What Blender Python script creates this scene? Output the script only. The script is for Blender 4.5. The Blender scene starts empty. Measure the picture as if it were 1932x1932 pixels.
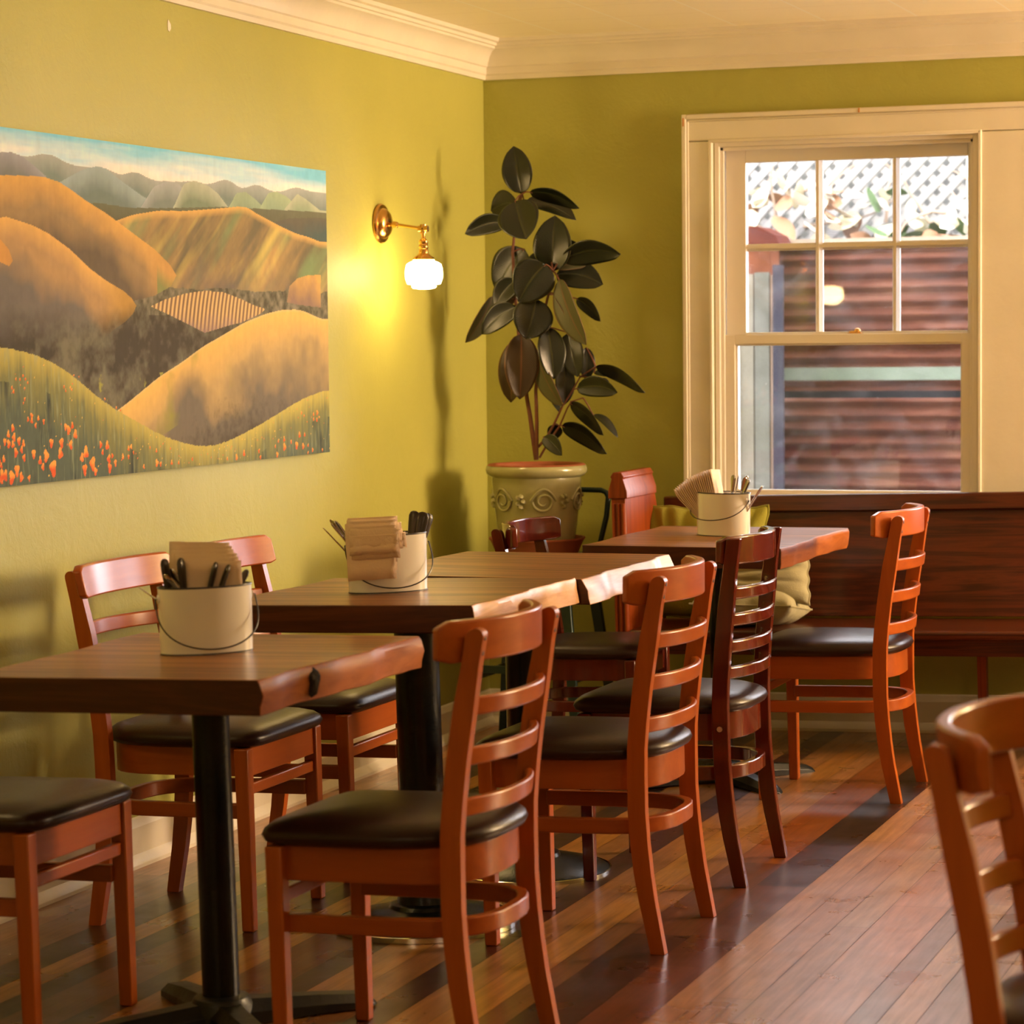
import bpy, bmesh, math, random
import numpy as np
from mathutils import Vector, Matrix, Euler
PI = math.pi
S = bpy.context.scene
COL = S.collection
R_ = math.radians

# ------------------------------------------------------------------ camera
CAMLOC = (3.32964, -8.84094, 1.38)
cam_d = bpy.data.cameras.new('camera')
cam = bpy.data.objects.new('camera', cam_d); COL.objects.link(cam)
cam_d.sensor_width = 36.0
cam_d.lens = 5000.0/1932.0*36.0
yaw, pitch, roll = (.35107, .06541, -.01033)
fw = Vector((-math.sin(yaw)*math.cos(pitch), math.cos(yaw)*math.cos(pitch), -math.sin(pitch)))
rt0 = Vector((math.cos(yaw), math.sin(yaw), 0)); up0 = rt0.cross(fw)
rt = math.cos(roll)*rt0 + math.sin(roll)*up0
up = -math.sin(roll)*rt0 + math.cos(roll)*up0
m3 = Matrix((rt, up, -fw)).transposed()
cam.matrix_world = Matrix.Translation(Vector(CAMLOC)) @ m3.to_4x4()
cam_d.clip_end = 100
cam_d.dof.use_dof = True
cam_d.dof.focus_distance = 6.9
cam_d.dof.aperture_fstop = 6.0
S.camera = cam

# ------------------------------------------------------------------ light and exposure
S.view_settings.view_transform = 'Standard'
S.view_settings.look = 'None'
S.view_settings.gamma = 1.0
S.view_settings.use_curve_mapping = False
S.view_settings.exposure = 0.0
W = bpy.data.worlds.new('sky'); S.world = W; W.use_nodes = True
bg = W.node_tree.nodes['Background']
bg.inputs[0].default_value = (0.96, 0.93, 1.0, 1)
bg.inputs[1].default_value = 14.0
def light(name, kind, loc, energy, color, rot=None, size=None, size_y=None, **k):
    d = bpy.data.lights.new(name, kind); d.energy = energy; d.color = color
    if kind == 'AREA':
        d.shape = 'RECTANGLE'; d.size = size; d.size_y = size_y
    o = bpy.data.objects.new(name, d); COL.objects.link(o); o.location = loc
    if rot: o.rotation_euler = rot
    for a, b in k.items(): setattr(d, a, b)
    return o
sun = light('sun', 'SUN', (0, 0, 10), 6.0, (1.0, .93, .82), Euler((R_(52), 0, R_(14))), angle=R_(.6))
WARM = (1.0, .60, .25)
# added area light, unseen: warm light from the right, before a windowless wall
light('added_right_light', 'AREA', (5.3, -.48, 1.80), 290, (1.0, .69, .42), Euler((0, R_(104), 0)), 1.1, .8)

# ------------------------------------------------------------------ helpers
def lin(c):
    return tuple(((v/255.)/12.92 if v/255. <= .04045 else (((v/255.)+.055)/1.055)**2.4) for v in c)
def tag(o, label=None, cat=None, group=None, kind=None):
    if label: o['label'] = label
    if cat: o['category'] = cat
    if group: o['group'] = group
    if kind: o['kind'] = kind
    return o
def thing(name, label, cat, loc=(0, 0, 0), rz=0, group=None):
    o = bpy.data.objects.new(name, None); COL.objects.link(o)
    o.empty_display_size = .05
    o.location = loc; o.rotation_euler = (0, 0, rz)
    return tag(o, label, cat, group)
class MB:
    def __init__(s): s.v = []; s.f = []
    def add(s, vs, fs):
        n = len(s.v); s.v += [tuple(p) for p in vs]; s.f += [tuple(i+n for i in f) for f in fs]; return s
    def box(s, a, b):
        x0, y0, z0 = a; x1, y1, z1 = b
        return s.add([(x0,y0,z0),(x1,y0,z0),(x1,y1,z0),(x0,y1,z0),(x0,y0,z1),(x1,y0,z1),(x1,y1,z1),(x0,y1,z1)],
                     [(0,3,2,1),(4,5,6,7),(0,1,5,4),(1,2,6,5),(2,3,7,6),(3,0,4,7)])
    def prism(s, poly, h0, h1, axis='z'):
        # poly in the two other axes, extruded along axis
        def P(a, b, h):
            return (a, b, h) if axis == 'z' else ((a, h, b) if axis == 'y' else (h, a, b))
        n = len(poly)
        vs = [P(a, b, h0) for a, b in poly]+[P(a, b, h1) for a, b in poly]
        fs = [tuple(range(n))[::-1], tuple(range(n, 2*n))]+[(i, (i+1) % n, n+(i+1) % n, n+i) for i in range(n)]
        return s.add(vs, fs)
    def rings(s, rings, closed=True, caps=True):
        n = len(rings[0]); vs = [p for r in rings for p in r]; fs = []
        for k in range(len(rings)-1):
            for i in range(n if closed else n-1):
                j = (i+1) % n
                fs.append((k*n+i, k*n+j, (k+1)*n+j, (k+1)*n+i))
        if caps and closed:
            fs.append(tuple(range(n))[::-1]); fs.append(tuple((len(rings)-1)*n+i for i in range(n)))
        return s.add(vs, fs)
    def lathe(s, prof, c=(0, 0, 0), n=40, caps=True):
        return s.rings([[(c[0]+r*math.cos(2*PI*i/n), c[1]+r*math.sin(2*PI*i/n), c[2]+z) for i in range(n)] for r, z in prof], True, caps)
    def tube(s, pts, rad, n=10, caps=True):
        pts = [Vector(p) for p in pts]; rings = []
        ref = None
        for i, p in enumerate(pts):
            t = (pts[min(i+1, len(pts)-1)]-pts[max(i-1, 0)]).normalized()
            if ref is None:
                ref = Vector((0, 0, 1)) if abs(t.z) < .9 else Vector((1, 0, 0))
            a = (ref - t*ref.dot(t)).normalized(); ref = a; b = t.cross(a)
            r = rad[i] if isinstance(rad, (list, tuple)) else rad
            rings.append([tuple(p+a*r*math.cos(2*PI*k/n)+b*r*math.sin(2*PI*k/n)) for k in range(n)])
        return s.rings(rings, True, caps)
    def sweep(s, path, prof, up=Vector((0, 0, 1))):
        # prof: (out, up) pairs swept along a path; 'out' is to the right of travel
        pts = [Vector(p) for p in path]; rings = []
        for i, p in enumerate(pts):
            t = (pts[min(i+1, len(pts)-1)]-pts[max(i-1, 0)]); t -= up*t.dot(up); t.normalize()
            o = t.cross(up).normalized()
            rings.append([tuple(p+o*a+up*b) for a, b in prof])
        return s.rings(rings)
    def build(s, name, mat, parent=None, smooth=35, bevel=0, seg=2, sub=0, loc=None):
        me = bpy.data.meshes.new(name); me.from_pydata(s.v, [], s.f); me.update()
        bm = bmesh.new(); bm.from_mesh(me); bmesh.ops.recalc_face_normals(bm, faces=bm.faces); bm.to_mesh(me); bm.free()
        o = bpy.data.objects.new(name, me); COL.objects.link(o)
        if isinstance(mat, (list, tuple)):
            for m in mat: me.materials.append(m)
        else: me.materials.append(mat)
        if smooth:
            me.polygons.foreach_set('use_smooth', [True]*len(me.polygons))
            me.set_sharp_from_angle(angle=R_(smooth))
        if bevel:
            b = o.modifiers.new('bevel', 'BEVEL'); b.width = bevel; b.segments = seg; b.limit_method = 'ANGLE'; b.angle_limit = R_(32)
            b.harden_normals = False
            me.polygons.foreach_set('use_smooth', [True]*len(me.polygons))
        if sub:
            m = o.modifiers.new('sub', 'SUBSURF'); m.levels = sub; m.render_levels = sub
        if parent: o.parent = parent
        if loc: o.location = loc
        return o
def dup(root, loc, rz=0, label=None, group=None, name=None):
    r = root.copy(); COL.objects.link(r); r.location = loc; r.rotation_euler = (0, 0, rz)
    if label: r['label'] = label
    if group: r['group'] = group
    for ch in list(root.children):
        c = ch.copy(); COL.objects.link(c); c.parent = r
        for g in ch.children:
            d = g.copy(); COL.objects.link(d); d.parent = c
    return r
TILT = .0234                       # the old floor climbs gently towards +x
RT = Matrix.Rotation(-math.atan(TILT), 4, 'Y')
BM = {}                            # placed frames of things that carry others
def settle(o, x, y, rz=0, tilt=True):
    # put a piece of furniture on the sloping floor; (x, y) is where its foot would be on a level one
    cx_, cy_, cz_ = CAMLOC; xn = x
    for _ in range(5): k = 1-TILT*xn/cz_; xn = cx_+(x-cx_)*k
    p = Vector((xn, cy_+(y-cy_)*k, TILT*xn))
    o.matrix_world = Matrix.Translation(p) @ (RT if tilt else Matrix()) @ Matrix.Rotation(rz, 4, 'Z') @ Matrix.Scale(k*o.get('_s', 1.0), 4)
    if '_s' in o: del o['_s']
    return o
def onfloor(o): o.location.z += TILT*o.location.x; return o
def struct(o): o['kind'] = 'structure'; return o

# ------------------------------------------------------------------ materials
def newmat(name):
    m = bpy.data.materials.new(name); m.use_nodes = True
    nt = m.node_tree; return m, nt, nt.nodes['Principled BSDF']
def N(nt, t, **k):
    n = nt.nodes.new(t)
    for a, b in k.items(): setattr(n, a, b)
    return n
def setin(n, **k):
    for a, b in k.items(): n.inputs[a.replace('_', ' ')].default_value = b
def plain(name, c, rough=.5, metal=0, spec=.5, coat=0, bump=0, bscale=80, var=0, vscale=6):
    m, nt, p = newmat(name)
    p.inputs['Base Color'].default_value = (*c, 1); p.inputs['Roughness'].default_value = rough
    p.inputs['Metallic'].default_value = metal; p.inputs['Specular IOR Level'].default_value = spec
    p.inputs['Coat Weight'].default_value = coat; p.inputs['Coat Roughness'].default_value = .15
    tc = N(nt, 'ShaderNodeTexCoord')
    if var:
        n = N(nt, 'ShaderNodeTexNoise'); n.inputs['Scale'].default_value = vscale; n.inputs['Detail'].default_value = 5
        nt.links.new(tc.outputs['Object'], n.inputs['Vector'])
        r = N(nt, 'ShaderNodeValToRGB'); r.color_ramp.elements[0].position = .3; r.color_ramp.elements[1].position = .7
        r.color_ramp.elements[0].color = (*[max(0, v*(1-var)) for v in c], 1); r.color_ramp.elements[1].color = (*[min(1, v*(1+var)) for v in c], 1)
        nt.links.new(n.outputs[0], r.inputs[0]); nt.links.new(r.outputs[0], p.inputs['Base Color'])
    if bump:
        n = N(nt, 'ShaderNodeTexNoise'); n.inputs['Scale'].default_value = bscale; n.inputs['Detail'].default_value = 6
        nt.links.new(tc.outputs['Object'], n.inputs['Vector'])
        b = N(nt, 'ShaderNodeBump'); b.inputs['Strength'].default_value = bump; b.inputs['Distance'].default_value = .004
        nt.links.new(n.outputs[0], b.inputs['Height']); nt.links.new(b.outputs[0], p.inputs['Normal'])
    return m
def wood(name, dark, light_, grain='z', rough=.35, coat=.3, scale=9, stretch=9, contrast=1.0, bump=.15, rings=0, knots=False, coatr=.18, wear=None, spec=.3):
    m, nt, p = newmat(name); L = nt.links.new
    tc = N(nt, 'ShaderNodeTexCoord'); mp = N(nt, 'ShaderNodeMapping')
    s = [scale*stretch/3.]*3; s['xyz'.index(grain)] = scale/6.
    mp.inputs['Scale'].default_value = s
    L(tc.outputs['Object'], mp.inputs[0])
    oi = N(nt, 'ShaderNodeObjectInfo'); sc = N(nt, 'ShaderNodeVectorMath', operation='SCALE'); sc.inputs[3].default_value = 37.0
    cb = N(nt, 'ShaderNodeCombineXYZ'); L(oi.outputs['Random'], cb.inputs[0]); L(oi.outputs['Random'], cb.inputs[1]); L(cb.outputs[0], sc.inputs[0])
    ad = N(nt, 'ShaderNodeVectorMath', operation='ADD'); L(mp.outputs[0], ad.inputs[0]); L(sc.outputs[0], ad.inputs[1])
    n1 = N(nt, 'ShaderNodeTexNoise'); setin(n1, Scale=1.0, Detail=8, Roughness=.62, Distortion=.6 if not rings else 1.6)
    L(ad.outputs[0], n1.inputs['Vector'])
    n2 = N(nt, 'ShaderNodeTexNoise'); setin(n2, Scale=4.0, Detail=6, Roughness=.7)
    L(ad.outputs[0], n2.inputs['Vector'])
    src = n1.outputs[0]
    if rings:
        mu = N(nt, 'ShaderNodeMath', operation='MULTIPLY'); mu.inputs[1].default_value = rings; L(n1.outputs[0], mu.inputs[0])
        sn = N(nt, 'ShaderNodeMath', operation='PINGPONG'); sn.inputs[1].default_value = 1.0; L(mu.outputs[0], sn.inputs[0])
        src = sn.outputs[0]
    mx = N(nt, 'ShaderNodeMix'); mx.inputs[0].default_value = .35; L(src, mx.inputs[2]); L(n2.outputs[0], mx.inputs[3])
    r = N(nt, 'ShaderNodeValToRGB'); e = r.color_ramp.elements
    e[0].position = .5-.22/contrast; e[1].position = .5+.22/contrast
    e[0].color = (*dark, 1); e[1].color = (*light_, 1)
    L(mx.outputs[0], r.inputs[0]); out = r.outputs[0]
    if knots:
        v = N(nt, 'ShaderNodeTexVoronoi'); setin(v, Scale=3.2, Randomness=1.0); L(tc.outputs['Object'], v.inputs['Vector'])
        kr = N(nt, 'ShaderNodeValToRGB'); kr.color_ramp.elements[0].position = .02; kr.color_ramp.elements[1].position = .09
        kr.color_ramp.elements[0].color = (.12, .08, .06, 1); kr.color_ramp.elements[1].color = (1, 1, 1, 1)
        L(v.outputs['Distance'], kr.inputs[0])
        km = N(nt, 'ShaderNodeMix', data_type='RGBA', blend_type='MULTIPLY'); km.inputs[0].default_value = .8
        L(out, km.inputs[6]); L(kr.outputs[0], km.inputs[7]); out = km.outputs[2]
    if wear:
        g = N(nt, 'ShaderNodeNewGeometry')
        n3 = N(nt, 'ShaderNodeTexNoise'); setin(n3, Scale=26.0, Detail=4); L(tc.outputs['Object'], n3.inputs['Vector'])
        a = N(nt, 'ShaderNodeMath', operation='MULTIPLY_ADD'); a.inputs[1].default_value = .35; L(n3.outputs[0], a.inputs[0]); L(g.outputs['Pointiness'], a.inputs[2])
        wr = N(nt, 'ShaderNodeValToRGB'); wr.color_ramp.elements[0].position = .76; wr.color_ramp.elements[1].position = .80
        L(a.outputs[0], wr.inputs[0])
        wm = N(nt, 'ShaderNodeMix', data_type='RGBA'); wm.inputs[7].default_value = (*wear, 1); L(wr.outputs[0], wm.inputs[0]); L(out, wm.inputs[6]); out = wm.outputs[2]
    L(out, p.inputs['Base Color'])
    p.inputs['Roughness'].default_value = rough; p.inputs['Coat Weight'].default_value = coat; p.inputs['Coat Roughness'].default_value = coatr; p.inputs['Specular IOR Level'].default_value = spec
    b = N(nt, 'ShaderNodeBump'); b.inputs['Strength'].default_value = bump; b.inputs['Distance'].default_value = .001
    L(n2.outputs[0], b.inputs['Height']); L(b.outputs[0], p.inputs['Normal'])
    return m
def glow(name, c, strength):
    m = bpy.data.materials.new(name); m.use_nodes = True; nt = m.node_tree
    for n in list(nt.nodes): nt.nodes.remove(n)
    e = N(nt, 'ShaderNodeEmission'); o = N(nt, 'ShaderNodeOutputMaterial')
    e.inputs[0].default_value = (*c, 1); e.inputs[1].default_value = strength
    nt.links.new(e.outputs[0], o.inputs[0]); return m

M = {}
def wallpaint():
    m, nt, p = newmat('green_wall_paint'); L = nt.links.new
    tc = N(nt, 'ShaderNodeTexCoord')
    n = N(nt, 'ShaderNodeTexNoise'); setin(n, Scale=2.2, Detail=4); L(tc.outputs['Object'], n.inputs['Vector'])
    r = N(nt, 'ShaderNodeValToRGB'); r.color_ramp.elements[0].position = .3; r.color_ramp.elements[1].position = .72
    r.color_ramp.elements[0].color = (.405, .40, .082, 1); r.color_ramp.elements[1].color = (.445, .435, .095, 1)
    L(n.outputs[0], r.inputs[0]); L(r.outputs[0], p.inputs['Base Color'])
    p.inputs['Roughness'].default_value = .52
    v = N(nt, 'ShaderNodeTexNoise'); setin(v, Scale=7.0, Detail=7, Roughness=.6, Distortion=.8); L(tc.outputs['Object'], v.inputs['Vector'])
    v2 = N(nt, 'ShaderNodeTexNoise'); setin(v2, Scale=42.0, Detail=4, Distortion=1.5); L(tc.outputs['Object'], v2.inputs['Vector'])
    mu = N(nt, 'ShaderNodeMath', operation='MULTIPLY_ADD'); mu.inputs[1].default_value = .22; L(v2.outputs[0], mu.inputs[0]); L(v.outputs[0], mu.inputs[2])
    b = N(nt, 'ShaderNodeBump'); b.inputs['Strength'].default_value = .55; b.inputs['Distance'].default_value = .006
    L(mu.outputs[0], b.inputs['Height']); L(b.outputs[0], p.inputs['Normal'])
    return m
M['wall'] = wallpaint()
M['trim'] = plain('cream_trim_paint', (.80, .74, .60), .38, bump=.25, bscale=30, var=.04)
M['sash'] = plain('cream_sash_paint', (.80, .74, .62), .35, bump=.2, bscale=40)
M['ceil'] = plain('pale_yellow_ceiling_board', (.93, .82, .52), .6, bump=.1, bscale=60)
M['chair'] = wood('honey_stained_beech', (.29, .054, .006), (.50, .120, .014), 'z', .34, .22, 7, 7, .8, .1)
M['chair_y'] = wood('honey_stained_beech_across', (.29, .052, .006), (.49, .115, .014), 'y', .30, .30, 7, 7, .8, .1)
M['chair_x'] = wood('honey_stained_beech_along', (.25, .045, .005), (.44, .102, .013), 'x', .34, .22, 7, 7, .8, .1)
M['cherry'] = wood('dark_cherry_lacquer', (.075, .008, .005), (.15, .018, .009), 'z', .16, .8, 7, 7, .8, .03, coatr=.06)
M['seat'] = plain('dark_brown_vinyl', (.024, .0085, .0060), .32, bump=.12, bscale=160, spec=.34)
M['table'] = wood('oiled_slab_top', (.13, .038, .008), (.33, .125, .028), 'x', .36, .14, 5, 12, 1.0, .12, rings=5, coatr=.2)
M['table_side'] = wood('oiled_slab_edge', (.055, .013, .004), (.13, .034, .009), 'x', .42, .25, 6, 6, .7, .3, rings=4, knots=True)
M['live'] = wood('bark_edge', (.20, .045, .008), (.40, .120, .024), 'y', .5, .08, 6, 5, .7, .6, rings=5, knots=True)
M['sap'] = wood('pale_sapwood_edge', (.56, .29, .13), (.80, .50, .27), 'y', .4, .2, 6, 5, .6, .5, rings=6)
M['iron'] = plain('black_enamelled_iron', (.0035, .0045, .005), .27, spec=.32, bump=.12, bscale=120)
M['ironrough'] = plain('black_cast_iron', (.005, .006, .0065), .40, bump=.3, bscale=60)
M['chrome'] = plain('chrome_edge_band', (.7, .7, .68), .12, 1)
M['steel'] = plain('polished_steel', (.62, .60, .60), .17, 1)
M['darkhandle'] = plain('dark_bronze_handle', (.045, .036, .028), .30, .3)
M['enamel'] = plain('cream_enamel', (.88, .87, .82), .22, coat=.6, var=.03)
M['enamel_rim'] = plain('dark_enamel_rim', (.02, .02, .03), .3)
M['wire'] = plain('black_wire', (.012, .010, .012), .3)
M['napkin'] = plain('unbleached_paper', (.80, .62, .44), .85, bump=.25, bscale=200, var=.05)
M['oak'] = wood('red_oak_pew', (.036, .0055, .0014), (.10, .0185, .004), 'x', .33, .4, 5, 14, .7, .25, rings=7)
M['oak_z'] = wood('red_oak_pew_upright', (.17, .026, .004), (.30, .055, .008), 'z', .38, .12, 5, 12, .7, .25, rings=6)
M['brass'] = plain('aged_brass', (.70, .40, .12), .22, 1)
M['globe'] = glow('lit_opal_glass', (1.0, .68, .30), 42.0)
M['green'] = plain('lime_cushion_cotton', (.30, .28, .03), .9, bump=.4, bscale=220, var=.08)
M['beige'] = plain('sage_linen', (.38, .35, .21), .92, bump=.4, bscale=260, var=.06)
M['potglaze'] = plain('olive_glazed_ceramic', (.36, .345, .165), .24, coat=.5, var=.10, vscale=14)
M['terra'] = plain('terracotta', (.33, .09, .035), .7, bump=.2, bscale=80, var=.1)
M['soil'] = plain('potting_soil', (.04, .022, .012), .95, bump=.8, bscale=90)
M['stool'] = plain('dark_green_metal', (.010, .030, .026), .32, .2)
M['bark'] = plain('brown_plant_stem', (.16, .055, .030), .7, bump=.3, bscale=90, var=.2, vscale=30)
M['tape'] = plain('orange_tape', (.60, .22, .03), .6)
M['screw'] = plain('dark_screw_head', (.05, .03, .02), .5, .4)
M['alu'] = plain('aluminium_bolt', (.75, .72, .68), .35, .8)
M['plaster'] = plain('bare_plaster', (.85, .78, .66), .9)

# ------------------------------------------------------------------ room shell
XR, YF, ZC, ZT = 5.4, -11.0, 2.425, 2.29
mb = MB()
WIN = [(.846, 1.750), (2.07, 2.974)]
WZ0, WZ1 = .80, 2.045
T = .16
mb.box((-.16, 0, -.1), (WIN[0][0], T, 4.3)); mb.box((WIN[0][1], 0, -.1), (WIN[1][0], T, 4.3)); mb.box((WIN[1][1], 0, -.1), (XR+.2, T, 4.3))  # unseen upper part added above the ceiling to shade the shed from the sun
for a, b in WIN:
    mb.box((a, 0, -.1), (b, T, WZ0)); mb.box((a, 0, WZ1), (b, T, 4.3))
struct(mb.build('wall_back', M['wall'], smooth=0))
struct(MB().box((-.16, YF, -.1), (0, 0, 2.6)).build('wall_left', M['wall'], smooth=0))
mb = MB().box((XR, YF, -.1), (XR+.2, 0, 2.6))
struct(mb.build('wall_right', M['wall'], smooth=0))
struct(MB().box((-.16, YF-.2, -.1), (XR+.2, YF, 2.6)).build('wall_front', M['wall'], smooth=0))

# ceiling of painted boards
def ceilmat():
    m, nt, p = newmat('ceiling_board_paint'); L = nt.links.new
    tc = N(nt, 'ShaderNodeTexCoord'); sp = N(nt, 'ShaderNodeSeparateXYZ'); L(tc.outputs['Object'], sp.inputs[0])
    def line(out, period, off, w):
        a = N(nt, 'ShaderNodeMath', operation='SUBTRACT'); a.inputs[1].default_value = off; L(out, a.inputs[0])
        b = N(nt, 'ShaderNodeMath', operation='PINGPONG'); b.inputs[1].default_value = period/2; L(a.outputs[0], b.inputs[0])
        c = N(nt, 'ShaderNodeMath', operation='LESS_THAN'); c.inputs[1].default_value = w; L(b.outputs[0], c.inputs[0]); return c.outputs[0]
    lx = line(sp.outputs[0], .308, .335, .0035); ly = line(sp.outputs[1], .308, -.50, .0016)
    m1 = N(nt, 'ShaderNodeMix', data_type='RGBA'); m1.inputs[6].default_value = (.96, .88, .66, 1); m1.inputs[7].default_value = (.80, .70, .48, 1); L(ly, m1.inputs[0])
    m2 = N(nt, 'ShaderNodeMix', data_type='RGBA'); m2.inputs[7].default_value = (.99, .96, .82, 1); L(lx, m2.inputs[0]); L(m1.outputs[2], m2.inputs[6])
    L(m2.outputs[2], p.inputs['Base Color']); p.inputs['Roughness'].default_value = .55
    return m
struct(MB().box((-.16, YF, ZC), (XR+.2, 0, ZC+.18)).build('ceiling', ceilmat(), smooth=0))

# crown moulding and baseboards
crown = [(0, ZT), (.013, ZT), (.015, ZT+.014), (.020, ZT+.020), (.020, ZT+.042), (.027, ZT+.046), (.031, ZT+.060), (.040, ZT+.078), (.055, ZT+.094), (.071, ZT+.102), (.073, ZT+.109), (.081, ZT+.111), (.084, ZT+.120), (.094, ZT+.124), (.099, ZT+.135), (0, ZT+.135)]
def crownbar(name, pts, mat):
    # pts: corner path at the wall line with mitre directions
    rings = [[(p[0]+d[0]*a, p[1]+d[1]*a, b) for a, b in crown] for p, d in pts]
    struct(MB().rings(rings).build(name, mat, smooth=25))
crownbar('trim_1', [((0, YF), (1, 0)), ((0, 0), (1, -1))], M['trim'])
crownbar('trim_2', [((0, 0), (1, -1)), ((XR, 0), (0, -1))], M['trim'])
bb = [(0, -.03), (.034, -.03), (.034, .010), (.028, .022), (.019, .030), (.016, .033), (.016, .104), (.012, .112), (.008, .124), (0, .128)]
struct(MB().rings([[(a, YF, b) for a, b in bb], [(a, -a, b) for a, b in bb]]).build('baseboard_left', M['trim'], smooth=25))
struct(MB().rings([[(a, -a, b) for a, b in bb], [(XR, -a, b+TILT*XR) for a, b in bb]]).build('baseboard_back', M['trim'], smooth=25))

# plank floor: every plank its own colour
def floor():
    rng = random.Random(5)
    K = dict(tan=(.31, .14, .052), ochre=(.40, .18, .042), brown=(.155, .060, .022), dark=(.042, .020, .013), purple=(.062, .017, .016), orange=(.26, .080, .018),
             red=(.135, .040, .020), oak=(.36, .19, .095), oak2=(.33, .16, .080), grey=(.20, .105, .070), mid=(.20, .085, .032))
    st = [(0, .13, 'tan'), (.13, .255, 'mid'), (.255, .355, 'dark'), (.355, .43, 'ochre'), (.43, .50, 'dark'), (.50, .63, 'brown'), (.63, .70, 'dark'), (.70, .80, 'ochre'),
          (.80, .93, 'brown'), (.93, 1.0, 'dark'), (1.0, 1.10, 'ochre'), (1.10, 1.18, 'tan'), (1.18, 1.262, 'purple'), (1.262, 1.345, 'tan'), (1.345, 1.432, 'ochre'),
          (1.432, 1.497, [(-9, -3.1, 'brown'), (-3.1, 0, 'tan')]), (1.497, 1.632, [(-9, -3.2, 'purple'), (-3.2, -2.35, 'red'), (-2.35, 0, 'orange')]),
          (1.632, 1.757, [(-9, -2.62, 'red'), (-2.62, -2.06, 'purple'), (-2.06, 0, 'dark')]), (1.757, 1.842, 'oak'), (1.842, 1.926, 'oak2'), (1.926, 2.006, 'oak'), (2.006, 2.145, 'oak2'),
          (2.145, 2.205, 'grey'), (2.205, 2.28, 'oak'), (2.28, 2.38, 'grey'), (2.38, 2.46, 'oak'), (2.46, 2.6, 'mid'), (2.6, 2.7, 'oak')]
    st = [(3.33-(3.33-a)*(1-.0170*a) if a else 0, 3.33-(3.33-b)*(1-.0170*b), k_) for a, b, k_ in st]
    x = st[-1][1]
    while x < XR: 
        w = rng.choice([.07, .085, .13]); st.append((x, min(XR, x+w), rng.choice(['oak', 'oak2', 'tan', 'brown', 'dark', 'ochre', 'grey', 'purple']))); x += w
    v, f, c = [], [], []
    for x0, x1, k in st:
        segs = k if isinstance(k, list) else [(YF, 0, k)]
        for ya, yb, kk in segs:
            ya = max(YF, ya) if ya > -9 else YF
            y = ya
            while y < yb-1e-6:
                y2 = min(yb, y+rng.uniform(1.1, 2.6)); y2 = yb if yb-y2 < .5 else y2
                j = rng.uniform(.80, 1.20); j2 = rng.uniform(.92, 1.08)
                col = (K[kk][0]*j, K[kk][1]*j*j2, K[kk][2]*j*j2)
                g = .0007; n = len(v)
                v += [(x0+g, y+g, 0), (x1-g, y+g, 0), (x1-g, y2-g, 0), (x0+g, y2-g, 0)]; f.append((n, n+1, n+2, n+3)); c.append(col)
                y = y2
    n = len(v); v += [(-.16, YF-.2, -.003), (XR+.2, YF-.2, -.003), (XR+.2, .16, -.003), (-.16, .16, -.003), (-.16, YF-.2, -.1), (XR+.2, YF-.2, -.1), (XR+.2, .16, -.1), (-.16, .16, -.1)]
    f += [(n, n+1, n+2, n+3), (n+4, n+7, n+6, n+5), (n, n+4, n+5, n+1), (n+1, n+5, n+6, n+2), (n+2, n+6, n+7, n+3), (n+3, n+7, n+4, n)]; c += [(.02, .01, .006)]*6
    me = bpy.data.meshes.new('floor'); me.from_pydata(v, [], f)
    a = me.color_attributes.new('plank', 'FLOAT_COLOR', 'CORNER'); i = 0
    for p, col in zip(me.polygons, c):
        for _ in p.vertices: a.data[i].color = (*col, 1); i += 1
    m, nt, p = newmat('mixed_hardwood_planks'); L = nt.links.new
    ca = N(nt, 'ShaderNodeVertexColor'); ca.layer_name = 'plank'
    tc = N(nt, 'ShaderNodeTexCoord'); mp = N(nt, 'ShaderNodeMapping'); mp.inputs['Scale'].default_value = (60, 3.5, 1); L(tc.outputs['Object'], mp.inputs[0])
    n1 = N(nt, 'ShaderNodeTexNoise'); setin(n1, Scale=1.0, Detail=7, Roughness=.65, Distortion=.35); L(mp.outputs[0], n1.inputs['Vector'])
    r = N(nt, 'ShaderNodeValToRGB'); r.color_ramp.elements[0].position = .32; r.color_ramp.elements[1].position = .68
    r.color_ramp.elements[0].color = (.62, .58, .55, 1); r.color_ramp.elements[1].color = (1.22, 1.2, 1.2, 1); L(n1.outputs[0], r.inputs[0])
    mx = N(nt, 'ShaderNodeMix', data_type='RGBA', blend_type='MULTIPLY'); mx.inputs[0].default_value = 1; L(ca.outputs[0], mx.inputs[6]); L(r.outputs[0], mx.inputs[7])
    # fine scratches
    mp2 = N(nt, 'ShaderNodeMapping'); mp2.inputs['Rotation'].default_value = (0, 0, 1.25); mp2.inputs['Scale'].default_value = (3, 260, 1); L(tc.outputs['Object'], mp2.inputs[0])
    n2 = N(nt, 'ShaderNodeTexNoise'); setin(n2, Scale=1.0, Detail=2, Distortion=.25); L(mp2.outputs[0], n2.inputs['Vector'])
    r2 = N(nt, 'ShaderNodeValToRGB'); r2.color_ramp.elements[0].position = .70; r2.color_ramp.elements[1].position = .76; L(n2.outputs[0], r2.inputs[0])
    m2 = N(nt, 'ShaderNodeMix', data_type='RGBA'); m2.inputs[7].default_value = (.42, .27, .17, 1)
    k = N(nt, 'ShaderNodeMath', operation='MULTIPLY'); k.inputs[1].default_value = .0; L(r2.outputs[0], k.inputs[0]); L(k.outputs[0], m2.inputs[0]); L(mx.outputs[2], m2.inputs[6])
    L(m2.outputs[2], p.inputs['Base Color'])
    n3 = N(nt, 'ShaderNodeTexNoise'); setin(n3, Scale=5.0, Detail=5); L(tc.outputs['Object'], n3.inputs['Vector'])
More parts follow.
